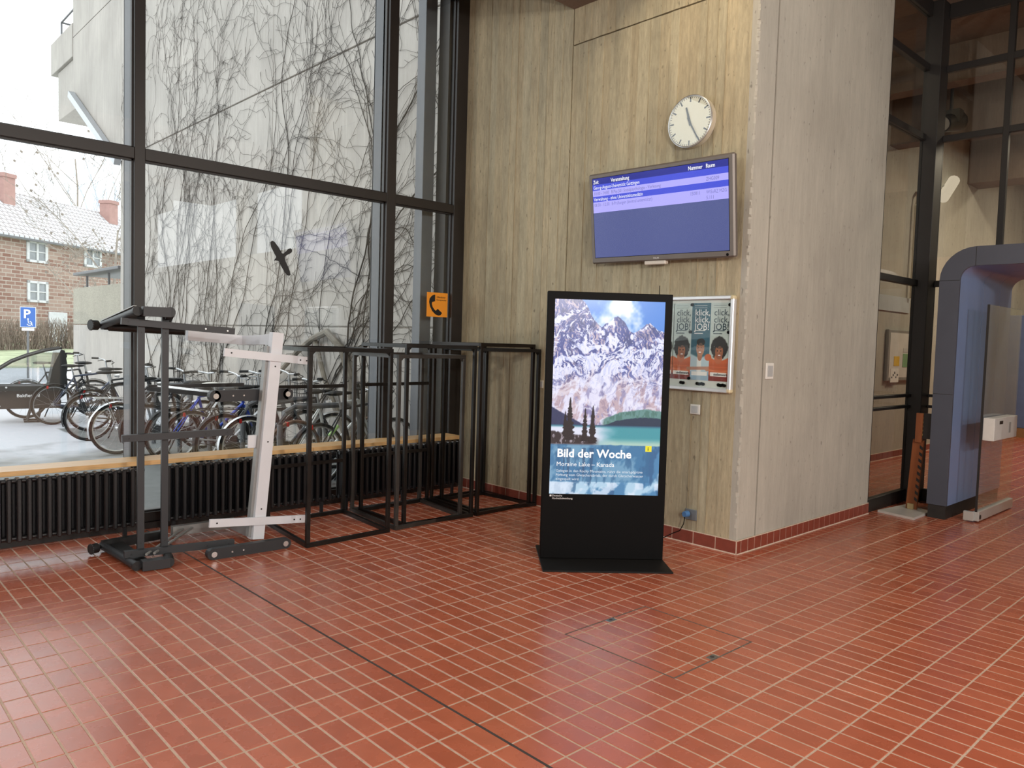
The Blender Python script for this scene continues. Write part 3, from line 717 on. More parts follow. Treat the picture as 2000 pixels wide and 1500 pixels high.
MB(ft).bb((TW*.3, TH*.25, -.12), (TW*.7, TH*.75, -.05)).build('wall_bracket', BLK, TV)

# ------------------------------------------------------------------ clock
CK = Vector((5.155, 3.56, 3.315)); CKT = thing('wall_clock', CK-Z*.2, 'round white station style wall clock on the concrete', 'clock')
fc = F(CK, eW, Z, nW)
MB(fc).path([(0, 0, -.055), (0, 0, 0)], .2, 40).build('case', pm('pale_clock_case', S(206, 196, 178), .35, .3), CKT, True)
MB(fc).torus((0, 0, 0), (0, 0, 1), .196, .008, 40, 8).build('rim', CHR, CKT, True)
MB(fc).path([(0, 0, 0), (0, 0, .002)], .19, 40).build('dial', pm('white_dial', S(228, 222, 206), .4, 0, .02), CKT)
TK = pm('grey_dial_mark', S(70, 70, 76), .5)
mk = MB(fc)
for k in range(60):
    a = math.pi*k/30; s, c_ = math.sin(a), math.cos(a); l0, w_ = (.148, .012) if k % 5 == 0 else (.175, .005)
    p, q = Vector((s, c_, 0)), Vector((c_, -s, 0))
    for d_ in ():
        pass
    mk.add([p*l0-q*w_/2+Vector((0, 0, .003)), p*l0+q*w_/2+Vector((0, 0, .003)), p*.186+q*w_/2+Vector((0, 0, .003)), p*.186-q*w_/2+Vector((0, 0, .003))], [(0, 1, 2, 3)])
    if k % 5 == 0: mk.build('hour_mark', TK, CKT); mk = MB(fc)
mk.build('minute_marks', TK, CKT)
for ang, l, w_, nm in ((342.5, .115, .018, 'hour_hand'), (150, .17, .012, 'minute_hand')):
    a = math.radians(ang); p, q = Vector((math.sin(a), math.cos(a), 0)), Vector((math.cos(a), -math.sin(a), 0)); d_ = Vector((0, 0, .006 if nm[0] == 'h' else .009))
    MB(fc).prism([p*-.035-q*w_*.6+d_, p*-.035+q*w_*.6+d_, p*l+q*w_*.4+d_, p*l-q*w_*.4+d_], (0, 0, .0015)).build(nm, TK, CKT)
MB(fc).disc((0, 0, .009), (0, 0, 1), .009, .006, 14).build('pivot', TK, CKT)
MB(fc).path([(0, 0, .014), (0, 0, .016)], .19, 40).build('cover_glass', GLASS, CKT)

# ------------------------------------------------------------------ poster board
PB = thing('notice_board', (5.19, 3.55, 1.22), 'white aluminium framed notice board with job posters', 'notice board')
fp = F((5.208, 4.01, 1.218), eW, Z, nW); BW, BH = .90, .738
ALU = pm('white_aluminium', S(216, 218, 220), .3, .5, .03)
MB(fp).bb((.01, .01, 0), (BW-.01, BH-.01, .022)).build('backing', pm('white_board', S(214, 214, 208), .5, 0, .02), PB)
for nm, a, bq in (('frame_rail', (0.02, 0, 0), (BW-.02, .03, .045)), ('frame_rail', (.02, BH-.03, 0), (BW-.02, BH, .045)), ('frame_rail', (0, .02, 0), (.03, BH-.02, .045)), ('frame_rail', (BW-.03, .02, 0), (BW, BH-.02, .045))): MB(fp).cbox(a, bq, .006).build(nm, ALU, PB)
for x in (.018, BW-.018):
    for y in (.018, BH-.018): MB(fp).cbox((x-.019, y-.019, -.002), (x+.019, y+.019, .047), .012).build('corner_cap', pm('yellowed_plastic', S(196, 184, 150), .5), PB)
MB(fp).bb((.03, .03, .038), (BW-.03, BH-.03, .040)).build('cover_glass', PGLASS, PB)
def poster(x0, w, h, kinds, nm):
    WW, HH = 260, 320; U, V = np.meshgrid(np.linspace(0, 1, WW), np.linspace(0, 1, HH)); im = np.zeros((HH, WW, 3)); blend(im, U*0+1, (190, 200, 196))
    n = len(kinds)
    def ellm(cx, cy, rx, ry, nz=0., f=30): return sm(1.06, .94, np.sqrt(((U-cx)/rx)**2+((V-cy)/ry)**2)+nz*(fbm(U*f, V*f, 3, 5)-.5))
    for k, kd in enumerate(kinds):
        a, bq = k/n, (k+1)/n; reg = (U >= a)*(U < bq)*1.; c0 = (a+bq)/2; W2 = 1/n
        if kd == 'm': blend(im, reg, (42, 88, 106))
    for k, kd in enumerate(kinds):
        a, bq = k/n, (k+1)/n; c0 = (a+bq)/2; W2 = 1/n
        if kd == 'w':
            reg = (U >= a)*(U < bq)*1.
            blend(im, reg*ellm(c0, .575, W2*.44, .145, .25), (44, 36, 34))
            blend(im, reg*sm(.715, .735, V+.20*np.abs(U-c0)/W2*.6-.03), (208, 104, 62)); blend(im, reg*ellm(c0-.01, .71, W2*.20, .07), (196, 112, 76))
            blend(im, reg*ellm(c0, .625, W2*.205, .095), (158, 98, 70)); blend(im, reg*ellm(c0, .535, W2*.23, .05, .3), (44, 36, 34)); blend(im, reg*ellm(c0+.01, .60, W2*.12, .05)*.5, (182, 120, 88)); blend(im, reg*ellm(c0+.01, .64, W2*.035, .012)*.6, (120, 68, 48)); blend(im, reg*ellm(c0+.005, .672, W2*.085, .014), (150, 70, 62)); blend(im, reg*ellm(c0+.005, .669, W2*.07, .008), (240, 230, 224))
            for sx in (-1, 1): blend(im, reg*ellm(c0+sx*W2*.085, .612, W2*.035, .010), (36, 24, 22))
            blend(im, reg*sm(.018, .01, np.abs(V-.855-.03*np.sin((U-a)*9))), (222, 124, 78)); blend(im, reg*sm(.4, .6, vnoise(U*0, V*90, 2))*sm(.74, .8, V)*.25, (150, 66, 36))
            blend(im, reg*sm(.92, .93, V), (130, 52, 44))
        else:
            reg = (U >= a-.06)*(U < bq+.04)*1.
            blend(im, reg*sm(.70, .73, V+.22*np.abs(U-c0)/W2*.5)*(U >= a)*(U < bq), (182, 200, 210)); blend(im, reg*sm(.70, .71, V)*sm(W2*.14, W2*.1, np.abs(U-c0+.01)), (226, 222, 218))
            blend(im, ellm(c0, .68, W2*.13, .07), (168, 112, 84)); blend(im, ellm(c0+.005, .585, W2*.215, .105), (182, 124, 94)); blend(im, ellm(c0+.01, .505, W2*.225, .048, .1), (38, 32, 32))
            for sx in (-1, 1): blend(im, ellm(c0+sx*W2*.09, .575, W2*.085, .022)-ellm(c0+sx*W2*.09, .575, W2*.07, .017), (60, 44, 40)); blend(im, ellm(c0+sx*W2*.09, .575, W2*.03, .009), (40, 26, 24))
            blend(im, ellm(c0+.01, .565, W2*.12, .05)*.4, (204, 148, 116)); blend(im, ellm(c0, .608, W2*.03, .012)*.5, (146, 92, 68)); blend(im, ellm(c0, .64, W2*.085, .014), (160, 90, 78)); blend(im, ellm(c0, .637, W2*.07, .008), (244, 236, 230)); blend(im, reg*sm(.024, .016, np.abs(V-.845+.04*(U-c0))), (178, 122, 94)); blend(im, ellm(bq-.02, .85, .05, .03), (186, 126, 96)); blend(im, ellm(bq-.02, .70, .06, .045), (204, 102, 60))
            blend(im, (U >= a)*(U < bq)*sm(.885, .895, V)*.6, (120, 150, 176))
    blend(im, sm(.028, .022, np.abs(V-.915))*((np.abs((U*n) % 1-.5) < .42)), (236, 228, 222))
    return raster(nm, F(fp[0]+eW*x0+Z*.085, eW, Z, nW), w, h, im, colmat('poster_print', 0, .35), PB, .024)
PW = .51; px0 = BW-.035-PW
po = poster(px0, PW, .60, ('w', 'm', 'w'), 'poster'); ORG[po.name] = ORG[PB.name]
po2 = poster(.04, .32, .60, ('m', 'w'), 'poster'); ORG[po2.name] = ORG[PB.name]
DT = pm('dark_teal_print', S(30, 52, 66), .5)
for k in range(3):
    xx = px0+PW*(k+.17)/3; mt_ = WTP if k == 1 else DT
    for q, (s, y, sz) in enumerate((('click,' if k != 1 else 'klick,', .548, .070), ('click,' if k != 1 else 'klick,', .494, .070), ('JOB!', .436, .074))):
        text(PB, s, fp, xx, .085+y-.045, sz, mt_, depth=.026, bold=.0006 if k == 1 or q == 2 else .0001, sx=.95)
    for q in range(2): MB(fp).bb((xx, .468-.022*q, .0255), (xx+PW*.19-.02*q, .474-.022*q, .026)).build('print_line', mt_, PB)
    MB(fp).bb((xx-.005, .646, .0255), (xx+PW*.21, .648, .026)).build('print_line', mt_, PB); MB(fp).bb((xx-.005, .664, .0255), (xx+PW*.21, .666, .026)).build('print_line', mt_, PB)
    if k != 1: text(PB, 'stellenwerk', fp, px0+PW*(k+.26)/3, .128, .026, DT, depth=.0262, bold=.0004)
for (x, y) in ((px0+PW/3, .672), (px0+PW*.99, .668), (px0+PW/3-.008, .46), (px0+PW*.985, .46), (px0+PW/3-.004, .095), (.60, .058), (.62, .056), (.64, .059), (.655, .056), (.79, .058), (.808, .055), (.826, .058), (.842, .055), (.45, .058), (.47, .056)):
    MB(fp).path([(x, y, .024), (x, y, .034)], .0125, 14).build('magnet', BLK, PB, True)

# ------------------------------------------------------------------ switches, socket, cable
def plate(name, label, cat, fr, w, h, col, rocker=True):
    r = MB(fr).cbox((-w/2, -h/2, 0), (w/2, h/2, .012), .003).build(name, pm(name+'_plastic', col, .45, 0, .03)); tag(r, label, cat)
    ORG[r.name] = Vector(r.location)
    if rocker: MB(fr).cbox((-w*.34, -h*.34, .01), (w*.34, h*.34, .016), .002).build('rocker', pm('rocker_grey', S(170, 172, 172), .4), r)
    return r
plate('light_switch', 'white light switch below the notice board', 'switch', F((5.207, 3.432, 1.07), eW, Z, nW), .088, .078, S(206, 204, 198))
plate('wall_switch', 'small pale switch box between steel frames and black display', 'switch', F((5.207, 5.14, 1.165), eW, Z, nW), .05, .075, S(210, 206, 190))
plate('key_switch', 'pale switch plate on the grey pier face', 'switch', F((5.575, 3.0258, 1.39), (1, 0, 0), Z, (0, -1, 0)), .115, .125, S(214, 212, 206))
so = plate('power_socket', 'recessed grey wall socket near the tiled baseboard', 'socket', F((5.208, 3.43, .232), eW, Z, nW), .105, .085, S(104, 108, 112), False)
PL = pm('blue_plug_rubber', S(74, 120, 172), .5)
pl = MB(F((5.196, 3.452, .236), eW, Z, nW)); pl.path([(0, 0, 0), (-.004, 0, .012), (-.008, 0, .045)], [.024, .026, .022], 16)
plug = pl.build('power_plug', PL, None, True); tag(plug, 'blue plug pushed into the wall socket', 'plug')
cb = MB().path([(5.155, 3.455, .215), (5.15, 3.46, .16), (5.145, 3.49, .10), (5.13, 3.545, .07), (5.09, 3.60, .03), (5.02, 3.63, .006), (4.9, 3.66, .005), (4.74, 3.72, .005), (4.60, 3.78, .005)], .004, 6)
tag(cb.build('power_cable', BLK, None, True), 'thin black cable from the blue plug to the display', 'cable')
# stickers on the glass
b = MB(F((3.178, 6.4035, 2.232), (1, 0, 0), Z, (0, -1, 0)))
bird = [(-.105, .135), (-.088, .147), (-.066, .135), (-.035, .098), (-.012, .068), (0, .046), (.014, .044), (.035, .062), (.062, .092), (.085, .098), (.098, .085), (.096, .066), (.078, .05), (.045, .032), (.026, .012), (.036, -.02), (.058, -.062), (.078, -.105), (.084, -.135), (.074, -.146), (.05, -.142), (.02, -.105), (-.008, -.062), (-.026, -.03), (-.036, -.024), (-.060, -.022), (-.072, -.032), (-.066, -.014), (-.056, 0), (-.054, .012), (-.075, .045), (-.10, .09), (-.108, .118)]
b.prism([(x, y, 0) for x, y in bird], (0, 0, .0015)); tag(b.build('bird_sticker', pm('black_foil', S(16, 15, 15), .5)), 'black flying bird silhouette stuck on the window pane', 'sticker')
fph = F((4.775, 6.35, 1.80), (1, 0, 0), Z, (0, -1, 0))
fph = F((4.772, 6.4035, 1.793), (1, 0, 0), Z, (0, -1, 0))
ph = MB(fph).bb((0, 0, 0), (.268, .25, .002)).build('telephone_sticker', pm('orange_foil', S(236, 150, 40), .5, 0, .02)); tag(ph, 'orange telephone sticker on the narrow window pane', 'sticker'); ORG[ph.name] = Vector(ph.location)
hs = [(.062, .215), (.095, .228), (.104, .224), (.104, .160), (.066, .150), (.064, .13), (.075, .10), (.098, .074), (.118, .062), (.135, .082), (.150, .078), (.196, .045), (.196, .038), (.176, .018), (.150, .014), (.110, .026), (.07, .058), (.04, .105), (.028, .15), (.034, .185)]
MB(fph).prism([(x, y, .002) for x, y in hs], (0, 0, .001)).build('handset_symbol', MATS['black_foil'], ph)
text(ph, 'Öffentlicher', fph, .122, .196, .024, MATS['black_foil'], depth=.0032, bold=.0003); text(ph, 'Fernsprecher', fph, .122, .168, .024, MATS['black_foil'], depth=.0032, bold=.0003)

# ================================================================== ENTRANCE AND CORRIDOR (right)
w2 = thing('window_2', (8.7, 3.0, 0), 'black steel glazed screen between hall and corridor', 'glazed screen', kind='structure')
BLK2 = pm('black_screen_steel', S(26, 23, 22), .5, 0, .08, 8)
def rail(a, bq, nm='transom'): MB().cbox(a, bq, .003).build(nm, BLK2, w2)
ZR = ((0, .13), (.99, 1.02), (1.105, 1.135), (2.26, 2.325), (3.75, 3.815), (4.455, 4.525), (5.0, CEIL))
rail((7.594, 3.03, 0), (7.62, 3.09, CEIL), 'jamb')
rail((8.58, 2.93, 0), (8.80, 3.09, CEIL), 'corner_post')
for z0, z1 in ZR: rail((7.62, 3.03, z0), (8.58, 3.09, z1))
for y0, y1 in ((2.33, 2.385), (1.7, 1.755), (.3, .36)): rail((8.745, y0, 2.56 if y0 > 1 else 0), (8.805, y1, CEIL), 'mullion')
for z0, z1 in ZR:
    if z0 > 2.6: rail((8.75, .36, z0), (8.80, 2.93, z1))
    else: rail((8.75, 2.62, z0), (8.80, 2.93, z1))
for k in range(len(ZR)-1):
    z0, z1 = ZR[k][1], ZR[k+1][0]
    MB().bb((7.62, 3.056, z0), (8.58, 3.064, z1)).build('glass_pane', GLASS, w2)
    if z0 > 2.2:
        for a, bq in ((2.385, 2.93), (1.755, 2.33), (.36, 1.70)): MB().bb((8.772, a, max(z0, 2.57)), (8.780, bq, z1)).build('glass_pane', GLASS, w2)
    else: MB().bb((8.772, 2.62, z0), (8.780, 2.93, z1)).build('glass_pane', GLASS, w2)
# corridor shell
c = MB(); c.bb((7.594, 4.46, 0), (18.2, 4.66, CEIL)); cw = c.build('wall_corridor', C_SMOOTH); tag(cw, 'lit concrete wall of the corridor behind the glazed screen', 'wall', kind='structure')
c = MB(); c.bb((18.0, -3.2, 0), (18.2, 4.46, CEIL)); tag(c.build('wall_far', C_SMOOTH), 'concrete end wall of the corridor', 'wall', kind='structure')
c = MB(); c.bb((8.8, -3.4, 0), (18.2, -3.2, CEIL)); tag(c.build('wall_opposite', C_SMOOTH), 'concrete wall on the other side of the corridor', 'wall', kind='structure')
c = MB(); c.bb((8.8, -3.4, CEIL), (18.2, 4.66, CEIL+.2)); c.bb((7.594, 3.2, CEIL), (8.8, 4.66, CEIL+.2)); cc = c.build('ceiling_corridor', C_DARK); tag(cc, 'brown concrete ceiling of the corridor with cross beams', 'ceiling', kind='structure')
for x0, x1, z in ((9.9, 10.15, 4.72), (11.3, 11.6, 4.45), (14.6, 15.2, 4.45)): MB().bb((x0, -3.2, z), (x1, 4.46, CEIL)).build('beam', C_DARK, cc)
baseboard('baseboard_corridor', 'dark red tile baseboard in the corridor', (9.0, 4.458, 0), (17.9, 4.458, 0), (0, -1, 0), .2, .2)
# corridor notice board
nb = thing('pin_board', (12.2, 4.45, 1.14), 'small white notice board on the corridor wall', 'notice board')
fn = F((11.5, 4.458, 1.15), (1, 0, 0), Z, (0, -1, 0))
MB(fn).cbox((0, 0, 0), (1.5, .745, .05), .008).build('frame', pm('grey_board_frame', S(150, 148, 142), .4, .4), nb)
MB(fn).bb((.06, .05, .05), (1.44, .70, .052)).build('panel', pm('white_pin_panel', S(208, 206, 200), .5), nb)
for x, y, w, h, cl in ((.22, .22, .2, .14, (216, 176, 40)), (.55, .20, .2, .2, (120, 160, 116)), (.55, .42, .2, .06, (190, 190, 186)), (.80, .35, .18, .2, (206, 110, 104)), (.80, .60, .1, .1, (90, 60, 60)), (1.1, .3, .25, .3, (226, 226, 222)), (.12, -.02, .30, .20, (226, 226, 228))):
    MB(fn).bb((x, y, .052), (x+w, y+h, .056)).build('paper', pm('paper_%d_%d' % (cl[0], cl[1]), S(*cl), .6), nb)
for k in range(5): MB(fn).bb((.15+.05*k, .04+.03*(k % 3), .056), (.185+.05*k, .065+.035*(k % 3), .057)).build('print', BLK, nb)
# bracket lamp and pipe in the corridor
lm = thing('corridor_lamp', (13.55, 4.40, 4.15), 'white tube lamp fixed high on the corridor wall', 'lamp')
MB().path([(13.3, 4.40, 4.02), (13.75, 4.40, 4.36)], .09, 12).build('tube', em('warm_lamp_tube', (1, .82, .6), .6), lm, True); MB().bb((13.45, 4.38, 4.12), (13.65, 4.46, 4.24)).build('bracket', ALU, lm)
pp = MB().path([(12.24, 4.40, 2.38), (12.24, 4.40, 3.75), (12.27, 4.40, 3.9), (12.36, 4.40, 3.97), (12.5, 4.40, 3.98)], .028, 8); tag(pp.build('wall_pipe', pm('cream_pipe', S(226, 214, 186), .4), None, True), 'cream painted pipe bent at the top on the corridor wall', 'pipe')
b = MB(); b.bb((7.7, 4.44, 2.16), (12.3, 4.459, 2.38)); tag(b.build('reflection_band', pm('reflection_blue_band', S(176, 182, 186), .4)), 'pale strip standing in for a reflected band along the corridor wall', 'painted reflection')  # reflected band drawn as a solid pale strip
sp = thing('ceiling_spotlight', (10.45, 3.42, 4.35), 'dark spotlight hanging below the corridor ceiling', 'spotlight')
MB().tube((10.45, 3.42, 4.52), (10.45, 3.42, CEIL), .02, 8).build('rod', BLK2, sp); MB().path([(10.3, 3.45, 4.36), (10.6, 3.38, 4.44)], [.10, .12], 12).build('head', BLK2, sp, True); MB().bb((10.38, 3.30, 4.38), (10.52, 3.54, 4.54)).build('yoke', BLK2, sp)
MB().path([(10.28, 3.455, 4.355), (10.29, 3.452, 4.36)], .085, 12).build('lens', pm('spot_lens', S(150, 146, 140), .2), sp)
bc = thing('blue_cupboard', (17.6, 3.9, 0), 'blue cupboard with wooden plinth at the corridor end', 'cupboard')
MB().cbox((17.3, 3.3, .18), (17.95, 4.40, 2.35), .01).build('body', pm('cupboard_blue', S(100, 122, 170), .5), bc); MB().bb((17.28, 3.3, 0), (17.95, 4.42, .18)).build('plinth', pm('plinth_wood', S(150, 116, 80), .5), bc); MB().bb((17.295, 3.84, .2), (17.31, 3.85, 2.33)).build('door_gap', BLK2, bc)
# blue portal
BLU = pm('blue_grey_coated_panel', S(118, 138, 178), .42, .1, .05, 5, rvar=.06)
DBL = pm('dim_front_panel', S(70, 74, 86), .5, .1, .05, 5)  # darker panel tone carries the dim light on the portal front
por = thing('door_portal', (8.7, 1.5, 0), 'rounded blue grey entrance portal with dark front face', 'door portal')
YL, YR, ZT, TH_, RO = 2.61, .55, 2.555, .175, .30
def outline(off, segs=8):
    r = max(RO-off, .11); pts = [(YL-off, 0.13)]
    pts += [(YL-off-r+r*math.cos(t), ZT-off-r+r*math.sin(t)) for t in [math.pi/2*k/segs for k in range(segs+1)]]
    pts += [(YR+off+r-r*math.sin(t), ZT-off-r+r*math.cos(t)) for t in [math.pi/2*k/segs for k in range(segs+1)]]
    pts += [(YR+off, .13)]
    return pts
def ring(x0, x1, o0, o1, nm, mat):
    a, bq = outline(o0), outline(o1); n = len(a); vs = [(x0, *p) for p in a]+[(x0, *p) for p in bq]+[(x1, *p) for p in a]+[(x1, *p) for p in bq]; fs = []
    for k in range(n-1): fs += [(k, k+1, n+k+1, n+k), (2*n+k, 2*n+k+1, 3*n+k+1, 3*n+k), (k, k+1, 2*n+k+1, 2*n+k), (n+k, n+k+1, 3*n+k+1, 3*n+k)]
    fs += [(0, n, 3*n, 2*n), (n-1, 2*n-1, 4*n-1, 3*n-1)]
    return MB().add(vs, fs).build(nm, mat, por, True)
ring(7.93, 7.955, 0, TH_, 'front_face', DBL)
ring(7.955, 8.63, .002, TH_, 'lining', BLU); ring(8.638, 9.18, .002, TH_, 'lining', BLU); ring(9.188, 9.60, .002, TH_, 'lining', BLU)
ring(8.628, 8.64, .01, TH_-.006, 'joint', BLK2); ring(9.178, 9.19, .01, TH_-.006, 'joint', BLK2)
for z in (1.185, 2.25): MB().bb((7.9285, YL-TH_+.001, z-.002), (7.935, YL-.001, z+.002)).build('panel_joint', BLK2, por)
MB().bb((7.9285, 2.31, 2.38), (7.935, 2.314, 2.552)).build('panel_joint', BLK2, por)
for y0, y1 in ((YL-TH_+.01, YL-.01), (YR+.01, YR+TH_-.01)): MB().bb((7.945, y0, 0), (9.59, y1, .135)).build('plinth', pm('scuffed_black_plinth', S(30, 27, 25), .6, 0, .5, 14), por)
# open glass door leaf
dr = thing('door_1', (8.6, 2.22, 0), 'open glass door leaf with silver bottom rail', 'door', kind='structure')
MB().bb((8.06, 2.214, .10), (9.14, 2.226, 2.03)).build('glass_leaf', glassmat('door_glass', .06, (.90, .95, .93)), dr)
MB().cbox((8.06, 2.195, .012), (9.16, 2.245, .105), .004).build('bottom_rail', pm('silver_rail', S(196, 196, 192), .35, .5, .05), dr)
MB().disc((8.10, 2.194, .05), (0, 1, 0), .022, .006, 16).build('lock', BLK2, dr)
MB().bb((8.056, 2.21, .1), (8.062, 2.23, 2.03)).build('edge_seal', BLK2, dr)
hb = MB().cbox((8.05, 2.11, .775), (8.78, 2.205, .985), .004).build('push_box', pm('pale_push_box', S(206, 204, 198), .45), dr)
MB().bb((8.2, 2.107, .925), (8.30, 2.11, .955)).build('label', BLK2, hb); MB().bb((8.5, 2.107, .83), (8.56, 2.11, .93)).build('grille', pm('label_grey', S(150, 148, 144), .6), hb)
MB().cbox((8.03, 2.23, .012), (8.07, 2.32, .10), .004).build('hinge_shoe', pm('silver_rail', S(0, 0, 0)), dr)
# barrier stand
ss = thing('barrier_stand', (8.0, 2.82, 0), 'wooden barrier sign with striped tape on a white foot plate', 'sign stand')
MB().prism([(7.748, 2.985, .0), (7.666, 2.625, .0), (8.13, 2.63, .0), (8.30, 2.92, .0)], (0, 0, .022)).build('foot_plate', pm('white_steel_plate', S(206, 204, 198), .4, .2), ss)
WD = pm('orange_brown_wood', S(128, 72, 38), .5, 0, .2, 14, 0, 40, (1, 1, .2))
MB().bar((8.10, 2.80, .022), (8.03, 2.742, .72), .03, .10, (0, 1, 0)).build('post', WD, ss)
MB().cbox((8.06, 2.77, .022), (8.12, 2.83, .08), .004).build('shoe', pm('brass_shoe', S(170, 150, 110), .4, .4), ss)
MB().bar((8.0, 2.735, .70), (7.99, 2.73, .985), .03, .06, (0, 1, 0)).build('head_post', WD, ss)
pn = MB().bb((8.00, 2.615, .74), (8.02, 2.735, .985)).build('panel', BLK2, ss)
for k in range(6):
    z = .75+.04*k; MB().prism([(7.998, 2.735, z), (7.998, 2.70, z+.02), (7.998, 2.70, z+.036), (7.998, 2.735, z+.016)], (-.003, 0, 0)).build('hazard_stripe', pm('faded_yellow', S(176, 160, 96), .6), ss)
for k in range(9):
    z = .10+.065*k; x = 8.10-.07*z/.7-.017; y = 2.762-.058*z/.7
    MB().prism([(x, y-.013, z), (x, y+.016, z+.02), (x, y+.016, z+.05), (x, y-.013, z+.03)], (-.003, 0, 0)).build('hazard_stripe', BLK2, ss)

# ================================================================== LAMPS OF THE PLACE AND ADDED FILL GLOBES
def lamp(name, loc, size, power, col, label, down=(0, 0, -1), spot=None, spread=180):
    r = thing(name, loc, label, 'lamp', 'ceiling lamps')
    MB().path([Vector(loc)+Vector((0, 0, .012)), Vector(loc)+Vector((0, 0, .10))], size*.55, 20).build('housing', BLK2, r, True)
    MB().path([Vector(loc)+Vector((0, 0, .004)), Vector(loc)+Vector((0, 0, .012))], size*.48, 20).build('diffuser', em('lamp_glow_%d' % int(col[2]*100), col, 3.), r)
    l = bpy.data.lights.new(name+'_light', 'AREA'); l.shape = 'DISK'; l.size = size; l.energy = power; l.color = col; l.spread = math.radians(spread)
    o = bpy.data.objects.new(name+'_light', l); COL.objects.link(o); o.parent = r; o.location = (0, 0, 0); o.rotation_euler = Vector(down).to_track_quat('-Z', 'Y').to_euler()
WARM = (1, .84, .62); NEU = (1, .955, .89)
lamp('ceiling_lamp', (4.15, 3.25, 4.95), .6, 40, (1, .84, .60), 'round warm ceiling lamp washing the screen wall', (.2, .0, -1), None, 180)
def globe(loc, power, label):  # globes added out of view to brighten the walls and pier
    r = thing('fill_globe_lamp', loc, label, 'lamp', 'added fill globes in the unseen hall')
    MB().ell(loc, (.11, .11, .11), 16, 10).build('globe', em('fill_globe_glow', NEU, 4.), r, True)
    MB().tube((loc[0], loc[1], loc[2]+.10), (loc[0], loc[1], CEIL-.001), .012, 8).build('rod', BLK2, r)
    l = bpy.data.lights.new('globe_light', 'POINT'); l.shadow_soft_size = .09; l.energy = power; l.color = NEU
    o = bpy.data.objects.new('globe_light', l); COL.objects.link(o); o.parent = r; o.location = (0, 0, -.2)
globe((-2.6, 1.3, 3.1), 360, 'added unseen globe lamp hanging over the hall beside the window front')
globe((.6, -2.4, 3.1), 480, 'added unseen globe lamp hanging in the middle of the hall')
globe((4.67, -2.2, 3.1), 310, 'added unseen globe lamp hanging before the entrance wall')
globe((-2.5, -5.4, 3.1), 330, 'added unseen globe lamp hanging near the back windows')
globe((2.4, -6.2, 3.1), 330, 'added unseen globe lamp in the back corner of the hall')
for i, (x, y, p) in enumerate(((13.4, 1.9, 120), (16.2, 1.6, 90), (10.6, .6, 45), (8.1, 4.1, 14))):
    lamp('ceiling_lamp', (x, y, 4.95), .35, p, WARM, 'round warm ceiling lamp of the corridor')

# ================================================================== OUTDOORS
def groundmat():
    mt, nt, bs, L = nmat('snowy_paving'); N = nt.nodes
    g = N.new('ShaderNodeNewGeometry'); sp = N.new('ShaderNodeSeparateXYZ'); L.new(g.outputs['Position'], sp.inputs[0])
    nz = N.new('ShaderNodeTexNoise'); nz.inputs['Scale'].default_value = 1.1; nz.inputs['Detail'].default_value = 8; L.new(g.outputs['Position'], nz.inputs['Vector'])
    n2 = N.new('ShaderNodeTexNoise'); n2.inputs['Scale'].default_value = 9; n2.inputs['Detail'].default_value = 4; L.new(g.outputs['Position'], n2.inputs['Vector'])
    def mr(o, a, b, c, d):
        r = N.new('ShaderNodeMapRange'); r.inputs['From Min'].default_value = a; r.inputs['From Max'].default_value = b; r.inputs['To Min'].default_value = c; r.inputs['To Max'].default_value = d; L.new(o, r.inputs['Value']); return r.outputs[0]
    def mth(op, a, b):
        q = N.new('ShaderNodeMath'); q.operation = op
        for k, t in enumerate((a, b)):
            if isinstance(t, float): q.inputs[k].default_value = t
            else: L.new(t, q.inputs[k])
        return q.outputs[0]
    far = mr(sp.outputs['Y'], 9.2, 12.5, 0., 1.)              # thin trodden snow by the window, closed cover further out
    yard = mth('MAXIMUM', mr(sp.outputs['X'], 3.05, 3.15, 1., 0.), mr(sp.outputs['Y'], 13.6, 13.9, 0., 1.))   # cleared asphalt strip of the cycle stand
    cov = mth('MULTIPLY', far, yard); cov = mth('ADD', cov, mr(nz.outputs['Fac'], .3, .7, -.28, .28))
    f = mr(cov, .3, .75, 0., 1.)
    mx = N.new('ShaderNodeMix'); mx.data_type = 'RGBA'; L.new(f, mx.inputs['Factor']); mx.inputs['B'].default_value = (*SO(212, 216, 224), 1)
    m2 = N.new('ShaderNodeMix'); m2.data_type = 'RGBA'; L.new(n2.outputs['Fac'], m2.inputs['Factor']); m2.inputs['A'].default_value = (*SO(104, 107, 106), 1); m2.inputs['B'].default_value = (*SO(134, 137, 136), 1)
    L.new(m2.outputs['Result'], mx.inputs['A']); L.new(mx.outputs['Result'], bs.inputs['Base Color']); bs.inputs['Roughness'].default_value = .6
    return mt
gm = groundmat()
G = MB(); G.add([(-70, 6.62, -.03), (5.5, 6.62, -.03), (5.5, 19, -.03), (5.5, 24, -.03), (-70, 24, -.03)], [(0, 1, 2, 3, 4)])
tag(G.build('paved_yard', gm, fix=False), 'snow dusted paved yard outside the window', 'ground', kind='structure')
def slope(name, y0, z0, y1, z1, mat, label, cat): 
    b = MB(); b.add([(-90, y0, z0), (60, y0, z0), (60, y1, z1), (-90, y1, z1)], [(0, 1, 2, 3)]); tag(b.build(name, mat, fix=False), label, cat, kind='structure')
GR = pm('frosty_grass', SO(186, 196, 158), .9, 0, .35, 1.2)
slope('snowy_path', 24, -.03, 31, .15, pm('fresh_snow', SO(232, 235, 240), .8, 0, .08, .8), 'snow covered path beyond the yard', 'ground')
slope('lawn', 31, .15, 48, .95, GR, 'pale frosty lawn in front of the brick house', 'lawn')
slope('far_ground', 48, .95, 140, 1.6, MATS['fresh_snow'], 'snowy ground behind the brick house', 'ground')

